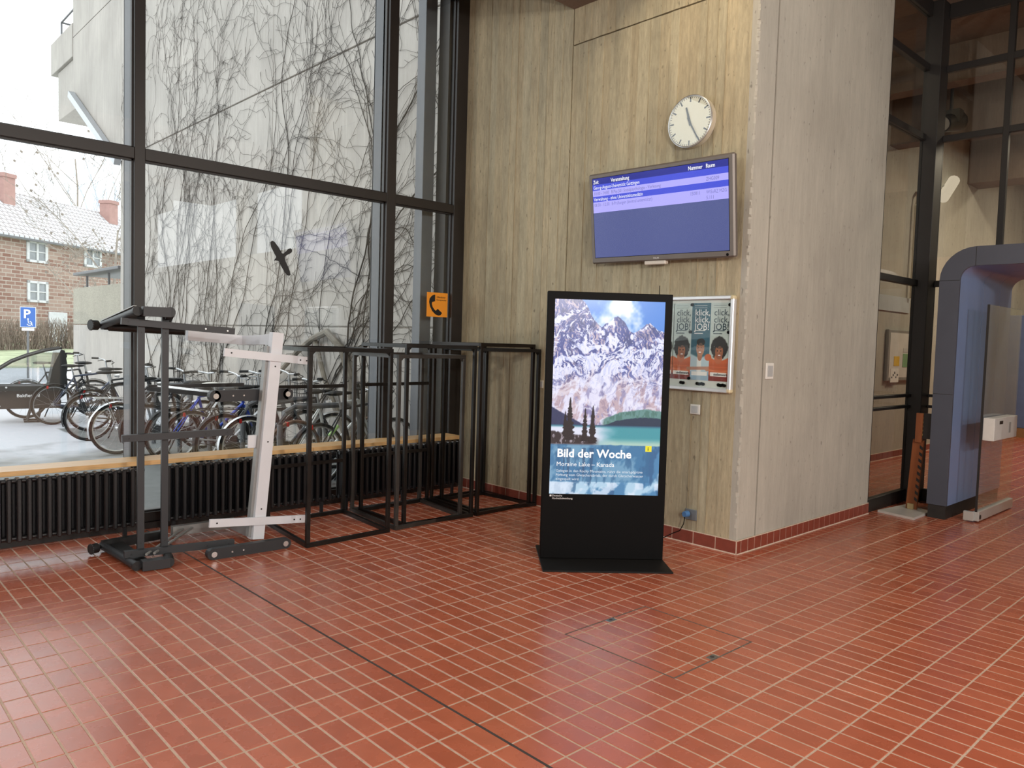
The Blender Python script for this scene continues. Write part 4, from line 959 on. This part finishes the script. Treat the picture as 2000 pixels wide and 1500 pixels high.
# vine covered wall (x = 5.5)
WX = 5.5
vw = thing('wall_outside', (WX, 12, 0), 'tall pale concrete wall outside covered with bare vines', 'wall', kind='structure')
YJ = [6.63, 7.6, 11.45, 15.27, 18.95]; ZJ = [-.05, 1.69, 5.38, 9.1, 13]
for k in range(len(YJ)-1):
    for q in range(len(ZJ)-1): MB().cbox((WX, YJ[k]+.006, ZJ[q]+.012), (WX+.4, YJ[k+1]-.006, ZJ[q+1]-.012), .006).build('concrete_panel', C_OUT, vw)
MB().bb((WX+.03, 6.63, -.05), (WX+.38, 18.95, 13)).build('wall_core', C_OUT, vw)
# sloping underside part and upper block
def yz(pts, x0, x1, nm, parent): return MB().prism([(x0, y, z) for y, z in pts], (x1-x0, 0, 0)).build(nm, C_OUT, parent)
yz([(18.93, 5.392), (18.93, 9.09), (22.9, 9.09), (22.9, 7.66)], WX, WX+.4, 'sloping_panel', vw); yz([(18.93, 9.112), (18.93, 13), (22.9, 13), (22.9, 9.112)], WX, WX+.4, 'concrete_panel', vw)
bal = thing('balcony', (WX+.5, 24, 7.2), 'concrete balcony box with thin railing at the stair tower', 'balcony')
MB().cbox((WX-.02, 22.92, 8.62), (WX+1.6, 25.15, 9.48), .01).build('parapet', C_OUT, bal); MB().cbox((WX+.05, 22.5, 7.3), (WX+1.4, 24.65, 8.61), .01).build('lower_block', C_OUT, bal)
rl = MB(); rl.tube((WX+.1, 24.5, 9.48), (WX+.1, 24.5, 9.95), .025, 6); rl.tube((WX+.1, 24.5, 9.95), (WX+.1, 22.92, 9.95), .025, 6); rl.tube((WX+.1, 24.5, 9.95), (WX+1.4, 24.5, 9.95), .025, 6); rl.build('railing', GREYF, bal)
dp = MB().bar((WX-.09, 22.75, 7.60), (WX-.09, 18.86, 5.31), .14, .16); tag(dp.build('drain_channel', pm('zinc_channel', SO(188, 192, 198), .35, .5, .05)), 'silver metal channel along the sloping wall underside', 'channel')
lb = thing('low_wall', (WX+.3, 21, 0), 'low concrete enclosure with a flat railing on top', 'wall', kind='structure')
MB().cbox((WX+.04, 18.97, -.05), (WX+.5, 23.1, 1.665), .006).build('concrete_panel', C_OUT, lb)
MB().cbox((WX+.04, 18.97, 1.69), (WX+.5, 23.1, 2.63), .006).build('concrete_panel', concrete('board_outdoor_concrete', SO(178, 172, 156), .25, .1, False, zs=4.), lb)
for y in (19.2, 20.7, 22.6): MB().tube((WX+.25, y, 2.63), (WX+.25, y, 2.95), .03, 6).build('rail_post', GREYF, lb)
MB().cbox((WX-.05, 18.97, 2.95), (WX+1.2, 22.75, 3.02), .01).build('rail_top', GREYF, lb)

# vines
VINE = pm('bare_vine_bark', SO(74, 68, 63), .9, 0, .3, 5); VINE2 = pm('grey_vine_trunk', SO(128, 120, 108), .9, 0, .3, 6)
def vine(y0, seed, nmain, zmax, label, bias=-.25, trunk=.03, dens=1.):
    rnd = random.Random(seed); root = thing('climbing_vine', (WX-.03, y0, 0), label, 'vine', 'bare vines on the outside wall')
    tb = MB(); tw = MB(); total = [0]
    def grow(y, z, ang, r, life, lvl):
        pts = [(WX-.012-r, y, z)]; rad = [r]; step = .10 if lvl else .14; a = ang; n = int(life/step); tgt = ang
        kids = []
        for k in range(n):
            a += rnd.gauss(0, .24 if lvl else .15); a += .06*(tgt-a)
            y += math.cos(a)*step; z += math.sin(a)*step
            if z < .02 or z > zmax or y < 6.75 or y > 18.85: break
            rr = max(r*(1-.75*(k+1)/max(n, 1)), .0024)
            pts.append((WX-.012-rr+rnd.gauss(0, .002)-(.012 if rnd.random() < .1 else 0), y, z)); rad.append(rr); total[0] += 1
            pb = (.30 if lvl == 0 else .22 if lvl == 1 else .20)*dens
            if lvl < 3 and rnd.random() < pb and total[0] < 5200: kids.append((y, z, a, rr))
        if len(pts) > 1: (tb if lvl == 0 else tw).path(pts, rad, 5 if lvl == 0 else 3, caps=False)
        for (yy, zz, aa, rr) in kids:
            na = aa+(1 if rnd.random() < .68 else -1)*rnd.uniform(.3, 1.15)
            if lvl == 0: na = min(max(na, .25), 2.75)
            grow(yy, zz, na, max(rr*.6, .0028), (rnd.uniform(.9, 4.0), rnd.uniform(.25, 1.0), rnd.uniform(.08, .3))[lvl], lvl+1)
    for k in range(nmain): grow(y0+rnd.gauss(0, .12), .03+.1*rnd.random(), math.pi/2-bias*rnd.uniform(-.6, 1.6)*-1, trunk*rnd.uniform(.5, 1), rnd.uniform(5, 10), 0)
    if tb.v: tb.build('stem', VINE2 if trunk > .035 else VINE, root, fix=False)
    if tw.v: tag(tw.build('twigs', VINE, root, fix=False), kind='stuff')
vine(8.75, 11, 3, 9.0, 'thick grey vine rooted closest to the steel column', .12, .020, .9)
vine(7.25, 12, 2, 8.0, 'slender vine climbing beside the outside steel column', .0, .010, .9)
vine(10.2, 13, 4, 9.5, 'dense vine on the wall panel beyond the thick grey vine', .30, .013, .85)
vine(11.9, 14, 3, 9.5, 'twisting dark vine at the vertical panel joint', .25, .016, .85)
vine(13.6, 15, 4, 9.5, 'vine spreading over the middle wall panel', .3, .012, .85)
vine(15.3, 16, 4, 9.5, 'vine on the second last wall panel', .2, .012, .9)
vine(16.6, 18, 3, 9.5, 'vine just beyond the far vertical joint', .15, .012, .9)
vine(17.8, 17, 2, 9.0, 'thin vine near the far end of the wall', .3, .008, .8)
# thick trunk bending over the wall foot
tk = MB(); tk.path([(WX-.10, 8.72, 0), (WX-.09, 8.80, .5), (WX-.08, 8.88, .95), (WX-.08, 9.15, 1.4), (WX-.08, 9.55, 1.62), (WX-.1, 9.9, 1.52), (WX-.12, 10.3, 1.33), (WX-.1, 10.9, 1.0), (WX-.12, 11.3, .86)], [.075, .065, .06, .055, .05, .045, .04, .035, .03], 8)
tk.path([(WX-.08, 8.62, 0), (WX-.08, 8.50, .6), (WX-.08, 8.3, 1.3), (WX-.07, 8.45, 2.0), (WX-.06, 8.35, 3.0), (WX-.06, 8.25, 4.2)], [.07, .06, .055, .045, .04, .03], 8)
tk.path([(WX-.07, 9.9, 1.5), (WX-.07, 9.6, .95), (WX-.07, 9.0, .2)], [.04, .035, .05], 8)
tag(tk.build('vine_trunk', VINE2, None, True), 'thick looping vine trunk low on the outside wall', 'vine')

# ------------------------------------------------------------------ bicycles
TYRE = pm('tyre_rubber', S(20, 20, 21), .7, 0, .1, 20, world=False); BTYRE = pm('brown_tyre', S(112, 88, 72), .7, 0, .1, 20, world=False)
ALUM = pm('bike_aluminium', S(190, 192, 194), .3, .7, .05, 8, world=False); SADB = pm('black_saddle', S(18, 18, 18), .6, 0, .05, 8, world=False); SADW = pm('white_saddle', S(226, 224, 216), .5, 0, .03, 8, world=False)
def bike(loc, ang, lean, fcol, label, tyre=TYRE, saddle=SADB, fend=True, rack=False, basket=None, hb=1.05, dropbar=False, rimw=False, light=None, group='bicycles parked along the outside wall'):
    r = bpy.data.objects.new('bicycle', None); COL.objects.link(r); ORG[r.name] = Vector((0, 0, 0)); tag(r, label, 'bicycle', group)
    FM = pm('bike_paint_%d_%d_%d' % fcol, S(*fcol), .3, .2, .04, 6, world=False); R = .335; WB = 1.06
    for x in (0, WB):
        wh = MB().torus((x, 0, R), (0, 1, 0), R-.018, .019, 30, 6).build('wheel', tyre, r, True)
        MB().torus((x, 0, R), (0, 1, 0), R-.042, .010, 30, 5).build('rim', pm('white_rim', S(220, 220, 214), .4) if rimw else ALUM, wh, True)
        s = MB()
        for k in range(16):
            a = 2*math.pi*k/16; d = .25*(1 if k % 2 else -1); s.tube((x+.03*math.cos(a+d*4), .02*(1 if k % 2 else -1), R+.03*math.sin(a+d*4)), (x+(R-.045)*math.cos(a), 0, R+(R-.045)*math.sin(a)), .0016, 3)
        tag(s.build('spokes', ALUM, wh, fix=False), kind='stuff')
        MB().tube((x, -.05, R), (x, .05, R), .022, 8).build('hub', ALUM, wh, True)
    bbk = (.44, 0, .28); st = (.30, 0, .80); h1 = (.83, 0, .86); h0 = (.88, 0, .70); fa = (WB, 0, R)
    f = MB(); f.tube(bbk, st, .017); f.tube(st, h1, .016); f.tube(bbk, h0, .020); f.tube(h1, h0, .020)
    for y in (-.05, .05): f.path([(st[0], y*.3, st[2]-.03), (0, y, R)], .009, 6); f.path([(bbk[0], y*.5, bbk[2]), (0, y, R)], .010, 6)
    f.build('frame', FM, r, True)
    k = MB()
    for y in (-.045, .045): k.path([(h0[0], y*.6, h0[2]-.02), (.93, y, .58), (fa[0], y, fa[2])], [.014, .013, .009], 6)
    k.build('fork', FM, r, True)
    hh = MB(); hx = .80; hh.tube((h1[0], 0, h1[2]), (hx, 0, hb), .014, 8)
    if dropbar:
        for s_ in (-1, 1): hh.path([(hx+.08, 0, hb), (hx+.09, s_*.2, hb), (hx+.17, s_*.21, hb-.01), (hx+.19, s_*.21, hb-.08), (hx+.10, s_*.21, hb-.13)], .012, 6)
    else:
        for s_ in (-1, 1): hh.path([(hx, 0, hb), (hx+.03, s_*.12, hb+.01), (hx-.01, s_*.24, hb+.03), (hx-.08, s_*.30, hb+.03)], .011, 6)
    ho = hh.build('handlebar', ALUM if not dropbar else SADB, r, True)
    for s_ in (-1, 1):
        if not dropbar: MB().path([(hx-.02, s_*.255, hb+.03), (hx-.11, s_*.32, hb+.03)], .017, 8).build('grip', SADB, ho, True)
        MB().path([(hx+.02, s_*.20, hb+.02), (hx+.05, s_*.24, hb), (hx-.02, s_*.30, hb-.02)], .006, 5).build('brake_lever', SADB, ho)
    cbp = MB().path([(hx, .05, hb), (hx+.12, .06, hb+.02), (hx+.14, .03, hb-.15), (.92, .03, .62)], .004, 4).build('brake_cable', SADB, r)
    MB().tube(st, (.265, 0, .95), .013, 8).build('seat_post', ALUM, r, True)
    sd = MB(); sd.ell((.23, 0, .975), (.13, .075, .028), 12, 6); sd.ell((.37, 0, .975), (.10, .028, .02), 10, 6); sd.build('saddle', saddle, r, True)
    c_ = MB(); c_.disc((bbk[0], -.06, bbk[2]), (0, 1, 0), .09, .006, 20); c_.tube((bbk[0], -.08, bbk[2]), (bbk[0]+.12, -.08, bbk[2]-.11), .010, 6); c_.tube((bbk[0], .08, bbk[2]), (bbk[0]-.12, .08, bbk[2]+.11), .010, 6); c_.bb((bbk[0]+.08, -.17, bbk[2]-.125), (bbk[0]+.16, -.085, bbk[2]-.10)); c_.bb((bbk[0]-.16, .085, bbk[2]+.10), (bbk[0]-.08, .17, bbk[2]+.125)); c_.build('crank', DKG, r)
    MB().path([(0, -.06, R+.035), (bbk[0], -.06, bbk[2]+.088)], .005, 4).path([(0, -.06, R-.035), (bbk[0], -.06, bbk[2]-.088)], .005, 4).build('chain', DKG, r)
    if fend:
        for x, a0, a1 in ((0, 10, 200), (WB, 20, 170)):
            q = MB(); pts = [math.radians(a0+(a1-a0)*k/16) for k in range(17)]; vs = []; fs2 = []
            for t in pts:
                for yy, dr_ in ((-.03, -.012), (0, 0), (.03, -.012)): vs.append((x+(R+.022+dr_)*math.cos(t), yy, R+(R+.022+dr_)*math.sin(t)))
            for k in range(16):
                for z in range(2): fs2.append((k*3+z, k*3+z+1, k*3+z+4, k*3+z+3))
            q.add(vs, fs2); q.build('mudguard', SADB if not rimw else ALUM, r, True, fix=False)
    if rack:
        q = MB(); 
        for y in (-.06, .06): q.path([(.22, y, .72), (-.28, y, .735)], .006, 5); q.tube((-.15, y, .735), (0, y, R), .005, 5)
        for x in (-.28, -.1, .08): q.tube((x, -.06, .735), (x, .06, .735), .005, 5)
        q.build('rear_rack', ALUM if rimw else SADB, r)
    if basket:
        q = MB(); bx = .98
        for z in (.78, .90, 1.02): q.path([(bx-.12, -.17, z), (bx+.14, -.17, z), (bx+.14, .17, z), (bx-.12, .17, z)], .005, 4, closed=True)
        for k in range(9):
            for y in (-.17, .17): q.tube((bx-.12+.26*k/8, y*.9, .78), (bx-.12+.26*k/8, y, 1.02), .003, 3)
            q.tube((bx+.14, -.17+.34*k/8, .78), (bx+.14, -.17+.34*k/8, 1.02), .003, 3); q.tube((bx-.12, -.17+.34*k/8, .78), (bx-.12, -.17+.34*k/8, 1.02), .003, 3)
        q.build('basket', pm('basket_%d' % basket[2], S(*basket), .5), r)
    MB().cbox((-.11, -.03, .60), (-.08, .03, .65), .006).build('rear_light', pm('red_lens', S(200, 40, 36), .3), r)
    MB().path([(.95, 0, .80), (1.02, 0, .80)], [.02, .035], 10).build('front_light', CHR, r, True)
    if light: MB().path([(.25, 0, .62), (.14, 0, .52)], .022, 8).build('reflector_tube', pm('light_green', S(190, 232, 150), .4), r)
    MB().tube((.38, .05, .26), (.30, .16, 0.005), .010, 6).build('kickstand', DKG, r)
    r.location = (loc[0], loc[1], -.03); r.rotation_euler = (math.radians(lean), 0, math.radians(ang))
    return r
bike((3.40, 13.25), 3, 4, (44, 46, 50), 'dark city bicycle with long rear mudguard beside the cargo bike', rack=True)
bike((3.10, 12.1), 2, -3, (36, 36, 38), 'black roadster bicycle with steep saddle and full mudguards', rack=True)
bike((3.05, 10.62), -2, 3, (150, 152, 156), 'silver bicycle with white rims in the row', rimw=True, rack=True)
bike((3.28, 10.15), 4, -4, (40, 40, 44), 'black bicycle standing right of the white rimmed one', fend=True)
bike((3.38, 9.62), 1, 3, (46, 74, 176), 'blue framed bicycle with a wire basket', basket=(170, 174, 180), rack=True)
bike((3.45, 9.15), -3, -3, (196, 198, 200), 'pale bicycle with a white saddle', saddle=SADW, hb=1.10)
bike((3.62, 8.72), 3, 4, (96, 100, 104), 'grey bicycle with a dark front basket', basket=(50, 50, 54), rack=True, hb=1.12)
bike((3.72, 8.22), -1, -3, (56, 58, 62), 'dark grey bicycle with bright chrome mudguards', rimw=True)
bike((4.02, 7.78), 4, 3, (206, 208, 206), 'light bicycle with brown tyres', tyre=BTYRE, fend=False, dropbar=True)
bike((4.10, 7.32), 6, -4, (38, 40, 44), 'black mountain bicycle with a pale green reflector tube', fend=False, light=True, hb=.98)
bike((3.15, 14.4), 5, 3, (60, 70, 92), 'bicycle with angular frame standing behind the cargo bike', rack=False)
bike((3.0, 15.6), -4, -3, (50, 50, 52), 'rearmost bicycle of the row by the far wall panel', hb=1.12)
bike((.9, 17.2), 175, 3, (70, 70, 74), 'bicycle behind the hood of the cargo bike', group='bicycles parked along the outside wall')
# cycle hoops
for k, y in enumerate((7.55, 8.45, 9.4, 10.4, 11.4, 12.6)):
    h = MB().path([(3.75, y, -.03), (3.75, y, .62), (3.80, y, .74), (3.92, y, .80), (4.55, y, .80), (4.67, y, .74), (4.72, y, .62), (4.72, y, -.03)], .03, 8)
    tag(h.build('bicycle_hoop', GREYF, None, True), 'grey tubular steel bicycle hoop between parked bicycles', 'bike rack', 'bicycle hoops')
# cargo bike
CB = bpy.data.objects.new('cargo_bicycle', None); COL.objects.link(CB); ORG[CB.name] = Vector((0, 0, 0)); tag(CB, 'black cargo bicycle with clear rain hood over its box', 'cargo bicycle')
def sideprism(pts, y0, y1, nm, mat, par=CB): return MB().prism([(x, y0, z) for x, z in pts], (0, y1-y0, 0)).build(nm, mat, par)
CBM = pm('black_box_panel', S(16, 16, 18), .5, 0, .06, 6, world=False)
box_ = sideprism([(-1.05, .60), (.0, .60), (.02, 1.0), (.02, .92), (-.92, .30), (-.12, .30)][:0] or [(-1.05, .62), (.02, .62), (-.08, .26), (-.80, .26)], -.32, .32, 'box', CBM)
sideprism([(-.20, .62), (.02, .62), (.06, .95), (.02, 1.22), (-.10, 1.24), (-.14, .95)], -.31, .31, 'hood_back', CBM)
roof = MB(); prof = [(-1.05, .63), (-.98, .73), (-.86, .88), (-.68, 1.02), (-.48, 1.12), (-.24, 1.21), (-.02, 1.26)]
vs = [(x, y, z) for x, z in prof for y in (-.32, .32)]; roof.add(vs, [(2*k, 2*k+1, 2*k+3, 2*k+2) for k in range(6)]); roof.build('hood_roof', CBM, CB, fix=False)
for y in (-.315, .315):
    MB().add([(x, y, z) for x, z in prof]+[(-.14, y, .95), (-.20, y, .64)], [tuple(range(9))]).build('hood_window', glassmat('clear_vinyl', .30, (.88, .90, .92)), CB, fix=False)
    MB().path([(x, y, z) for x, z in prof], .02, 6).build('hood_edge', CBM, CB)
for y in (-.325,):
    for x in (-.75, -.22): MB().disc((x, y, .60), (0, 1, 0), .015, .01, 10).build('snap_button', CHR, CB)
text(CB, 'Bakfiets.nl', F((-.62, -.3215, .44), (1, 0, 0), Z, (0, -1, 0)), 0, 0, .075, WTP, depth=.001, bold=.001)
fm = MB(); fm.path([(-1.35, 0, .30), (-1.1, 0, .58), (-.85, 0, .24), (.25, 0, .24), (.55, 0, .34)], .022, 8); fm.path([(.1, 0, .26), (.05, 0, .75), (.02, 0, 1.0)], .02, 8); fm.path([(.05, 0, .72), (.5, 0, .55)], .018, 8); fm.path([(.42, 0, .28), (.34, 0, .85)], .018, 8); fm.path([(.38, 0, .6), (.88, .05, .34)], .012, 6); fm.path([(.42, 0, .3), (.88, .05, .33)], .012, 6); fm.build('frame', DKG, CB, True)
MB().tube((.34, 0, .85), (.32, 0, .98), .014, 8).build('seat_post', ALUM, CB); sd = MB(); sd.ell((.30, 0, 1.0), (.13, .08, .03), 12, 6); sd.build('saddle', SADB, CB, True)
hb_ = MB(); hb_.tube((.02, 0, 1.0), (.06, 0, 1.12), .014, 8)
for s_ in (-1, 1): hb_.path([(.06, 0, 1.12), (.04, s_*.16, 1.16), (.14, s_*.28, 1.16)], .012, 6)
hb_.build('handlebar', SADB, CB, True)
for x, R in ((-1.42, .25), (.88, .33)):
    wh = MB().torus((x, 0, R), (0, 1, 0), R-.02, .021, 28, 6).build('wheel', TYRE, CB, True); MB().torus((x, 0, R), (0, 1, 0), R-.045, .011, 28, 5).build('rim', ALUM, wh, True)
    s = MB()
    for k in range(16):
        a = 2*math.pi*k/16; s.tube((x, .02, R), (x+(R-.05)*math.cos(a), 0, R+(R-.05)*math.sin(a)), .0016, 3)
    tag(s.build('spokes', ALUM, wh, fix=False), kind='stuff')
ks = MB()
for x in (-.42, -.28): ks.tube((x, -.12, .26), (x-.06, -.16, .01), .014, 6); ks.tube((x, .12, .26), (x-.06, .16, .01), .014, 6)
ks.tube((-.52, -.16, .015), (-.25, -.16, .015), .014, 6); ks.tube((-.52, .16, .015), (-.25, .16, .015), .014, 6); ks.build('parking_stand', DKG, CB)
CB.location = (3.42, 15.0, -.03); CB.rotation_euler = (0, 0, math.radians(-9)); CB.scale = (1.08, 1.0, 1.0)

# ------------------------------------------------------------------ parking sign, hedge, house, trees
sg = thing('parking_sign', (5.2, 26.7, 0), 'blue disabled parking sign on a thin grey pole', 'sign')
fg = F((5.2, 26.72, 1.56), Vector((.98, -.21, 0)).normalized(), Z, Vector((-.21, -.98, 0)).normalized())
MB(fg).bb((-.205, 0, 0), (.205, .61, .02)).build('sign_edge', WTP, sg); BS = pm('traffic_blue', S(44, 98, 176), .4, 0, .02)
MB(fg).bb((-.19, .015, .02), (.19, .595, .024)).build('sign_face', BS, sg)
text(sg, 'P', fg, -.12, .28, .36, WTP, depth=.028, bold=.008)
wc = MB(fg); wc.torus((.035, .12, .028), (0, 0, 1), .06, .010, 18, 4, 150, 400); wc.path([(0, .23, .028), (.01, .13, .028), (.08, .125, .028), (.115, .06, .028)], .011, 4); wc.disc((0, .25, .028), (0, 0, 1), .022, .004, 10); wc.build('wheelchair_symbol', WTP, sg)
MB(fg).bb((-.16, -.10, 0), (.16, -.015, .015)).build('sub_plate', WTP, sg); MB().tube((5.2, 26.75, -.03), (5.2, 26.75, 2.18), .03, 8).build('pole', GREYF, sg)
# brick house
hd = Vector((.829, .559, 0)).normalized(); hn = Vector((.559, -.829, 0)).normalized(); H0 = Vector((9.98, 45.89, .8))
hs_ = thing('brick_house', H0, 'two storey reddish brick house with snowy tiled roof', 'house'); fh = F(H0-Z*.8, hd, Z, hn)
def brickmat():  # brick tones paled, distance haze put into the colour
    mt, nt, bs, L = nmat('hazed_red_brick'); N = nt.nodes; tc = N.new('ShaderNodeTexCoord'); mp = N.new('ShaderNodeMapping'); mp.inputs['Rotation'].default_value = (math.radians(90), 0, math.radians(-34))
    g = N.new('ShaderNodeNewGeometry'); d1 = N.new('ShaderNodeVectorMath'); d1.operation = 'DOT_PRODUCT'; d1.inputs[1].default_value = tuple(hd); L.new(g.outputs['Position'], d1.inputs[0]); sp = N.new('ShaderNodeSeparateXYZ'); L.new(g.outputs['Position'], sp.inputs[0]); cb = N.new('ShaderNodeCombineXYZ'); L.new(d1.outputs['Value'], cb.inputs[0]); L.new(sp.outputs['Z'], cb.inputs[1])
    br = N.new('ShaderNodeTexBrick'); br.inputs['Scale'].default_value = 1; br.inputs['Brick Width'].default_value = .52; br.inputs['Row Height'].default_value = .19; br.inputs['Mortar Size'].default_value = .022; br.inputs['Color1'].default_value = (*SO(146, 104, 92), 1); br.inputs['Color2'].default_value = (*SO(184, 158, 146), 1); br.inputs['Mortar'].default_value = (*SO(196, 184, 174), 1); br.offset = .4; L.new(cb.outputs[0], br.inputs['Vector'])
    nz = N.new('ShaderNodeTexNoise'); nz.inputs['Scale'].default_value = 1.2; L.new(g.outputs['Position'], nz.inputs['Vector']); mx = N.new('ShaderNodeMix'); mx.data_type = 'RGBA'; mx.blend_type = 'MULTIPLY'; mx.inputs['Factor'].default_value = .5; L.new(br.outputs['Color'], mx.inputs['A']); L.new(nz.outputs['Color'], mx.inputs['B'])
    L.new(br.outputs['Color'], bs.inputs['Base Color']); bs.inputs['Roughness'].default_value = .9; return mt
def roofmat():
    mt, nt, bs, L = nmat('snowy_roof_tiles'); N = nt.nodes; g = N.new('ShaderNodeNewGeometry'); d1 = N.new('ShaderNodeVectorMath'); d1.operation = 'DOT_PRODUCT'; d1.inputs[1].default_value = tuple(hd); L.new(g.outputs['Position'], d1.inputs[0]); d2 = N.new('ShaderNodeVectorMath'); d2.operation = 'DOT_PRODUCT'; d2.inputs[1].default_value = (-.4, .6, .7); L.new(g.outputs['Position'], d2.inputs[0]); cb = N.new('ShaderNodeCombineXYZ'); L.new(d1.outputs['Value'], cb.inputs[0]); L.new(d2.outputs['Value'], cb.inputs[1])
    br = N.new('ShaderNodeTexBrick'); br.inputs['Scale'].default_value = 1; br.inputs['Brick Width'].default_value = .3; br.inputs['Row Height'].default_value = .36; br.inputs['Mortar Size'].default_value = .045; br.inputs['Mortar Smooth'].default_value = .6; br.inputs['Color1'].default_value = (.62, .63, .65, 1); br.inputs['Color2'].default_value = (.57, .58, .60, 1); br.inputs['Mortar'].default_value = (*SO(150, 138, 136), 1); L.new(cb.outputs[0], br.inputs['Vector']); L.new(br.outputs['Color'], bs.inputs['Base Color']); bs.inputs['Roughness'].default_value = .8; return mt
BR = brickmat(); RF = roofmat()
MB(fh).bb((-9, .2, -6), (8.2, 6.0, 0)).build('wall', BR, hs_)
MB(fh).prism([(-9.2, 5.92, .35), (-9.2, 6.06, .35), (-9.2, 8.75, -3.0), (-9.2, 6.06, -6.35), (-9.2, 5.92, -6.35), (-9.2, 8.6, -3.0)], (17.6, 0, 0)).build('roof', RF, hs_)
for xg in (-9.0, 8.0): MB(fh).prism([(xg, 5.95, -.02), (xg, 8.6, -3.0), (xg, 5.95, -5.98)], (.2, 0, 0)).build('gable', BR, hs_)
MB(fh).bb((-9.2, 5.86, .33), (8.4, 5.96, .42)).build('gutter', GREYF, hs_)
for x, y, z in ((-.7, 8.3, -2.2), (6.9, 8.3, -2.4)):
    ch = MB(fh).bb((x-.35, y-.8, z-.35), (x+.35, y+1.0, z+.35)).build('chimney', pm('pinkish_chimney_brick', SO(190, 150, 142), .8, 0, .1, 4), hs_); MB(fh).bb((x-.4, y+.9, z-.4), (x+.4, y+1.1, z+.4)).build('chimney_cap', MATS['pinkish_chimney_brick'], ch)
WF = pm('white_window_frame', SO(232, 233, 236), .5); PN = pm('grey_window_pane', SO(150, 156, 162), .15, 0, .2, 3)
for x, y in ((-.9, 4.85), (2.85, 4.98), (-.88, 2.84), (2.85, 2.84), (-4.7, 4.85), (-4.7, 2.84)):
    wd = MB(fh); w, h = 1.3, 1.08
    wd.bb((x-w/2, y, -.05), (x+w/2, y+.12, .06)); wd.bb((x-w/2, y+h-.12, -.05), (x+w/2, y+h, .06)); wd.bb((x-w/2, y, -.05), (x-w/2+.16, y+h, .06)); wd.bb((x+w/2-.16, y, -.05), (x+w/2, y+h, .06)); wd.bb((x-.06, y, -.05), (x+.06, y+h, .06)); wd.bb((x-w/2, y+h*.5-.025, -.05), (x+w/2, y+h*.5+.025, .05))
    wo = wd.build('window', WF, hs_)
    for sx in (-1, 1): MB(fh).bb((x+sx*.06 if sx > 0 else x-w/2+.16, y+.12, 0), (x+w/2-.16 if sx > 0 else x-.06, y+h-.12, .012)).build('pane', PN, wo)
MB(fh).bb((-.2, .4, 0), (1.0, 2.4, .06)).build('door_frame', WF, hs_)
# hedge and trees
TW1 = pm('brown_hedge_twigs', SO(140, 124, 112), .9, 0, .3, 2); TW2 = pm('bare_branch_bark', SO(160, 150, 138), .9, 0, .3, 2); TW3 = pm('haze_paled_branches', SO(206, 214, 222), .9, 0, .1, 2)  # twig colours lightened, haze painted into the bark
def twiggy(name, base, h, spread, n, label, cat, mat, seed, r0=.12, lv=4, lean=(0, 0), group=None, leaves=0, first=.35):
    rnd = random.Random(seed); root = thing(name, base, label, cat, group); tb = MB(); tw = MB(); lf = MB()
    def grow(p, d, L_, r, l):
        pts = [p]; rad = [r]; k = 4 if l else 6
        for i in range(k):
            d = (d+Vector((rnd.gauss(0, .16), rnd.gauss(0, .16), rnd.gauss(.05, .10)))).normalized(); p = p+d*(L_/k); pts.append(p); rad.append(max(r*(1-.6*(i+1)/k), .006))
        (tb if l == 0 else tw).path(pts, rad, 6 if l == 0 else 3, caps=False)
        if l < lv:
            for c in range(n if l else n+2):
                t = first+(1-first)*rnd.random() if l == 0 else .25+.75*rnd.random(); i = min(int(t*k), k-1); q = pts[i].lerp(pts[i+1], t*k-i)
                az = rnd.random()*6.283; nd = (d*.75+Vector((math.cos(az), math.sin(az), rnd.uniform(-.05, .6)))*spread).normalized(); grow(q, nd, L_*rnd.uniform(.42, .68), max(rad[i]*.55, .006), l+1)
        elif leaves and rnd.random() < leaves:
            q = pts[-1]; s = .07; lf.add([q, q+Vector((s, .02, -s*.4)), q+Vector((s*.7, 0, -s*1.4)), q+Vector((-.02, 0, -s))], [(0, 1, 2, 3)])
    grow(Vector(base), Vector((lean[0], lean[1], 1)).normalized(), h, r0, 0)
    tb.build('trunk', mat, root, fix=False); tag(tw.build('branches', mat, root, fix=False), kind='stuff')
    if lf.v: tag(lf.build('dry_leaves', mat, root, fix=False), kind='stuff')
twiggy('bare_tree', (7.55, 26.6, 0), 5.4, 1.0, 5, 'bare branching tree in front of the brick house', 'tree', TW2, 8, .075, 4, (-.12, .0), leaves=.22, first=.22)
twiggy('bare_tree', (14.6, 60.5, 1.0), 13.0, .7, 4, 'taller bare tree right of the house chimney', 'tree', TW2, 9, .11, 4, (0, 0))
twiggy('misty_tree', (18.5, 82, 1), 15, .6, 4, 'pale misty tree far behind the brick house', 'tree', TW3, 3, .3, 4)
for i in range(12):
    p = Vector((4.4+i*.75, 38.5+i*.36, .55)); rnd = random.Random(100+i); b = MB()
    for k in range(90):
        q = p+Vector((rnd.gauss(0, .26), rnd.gauss(0, .2), 0)); pts = [q]
        for s in range(4): q = q+Vector((rnd.gauss(0, .09), rnd.gauss(0, .09), rnd.uniform(.22, .42))); pts.append(q)
        b.path(pts, [.016, .013, .011, .009, .006], 3, caps=False)
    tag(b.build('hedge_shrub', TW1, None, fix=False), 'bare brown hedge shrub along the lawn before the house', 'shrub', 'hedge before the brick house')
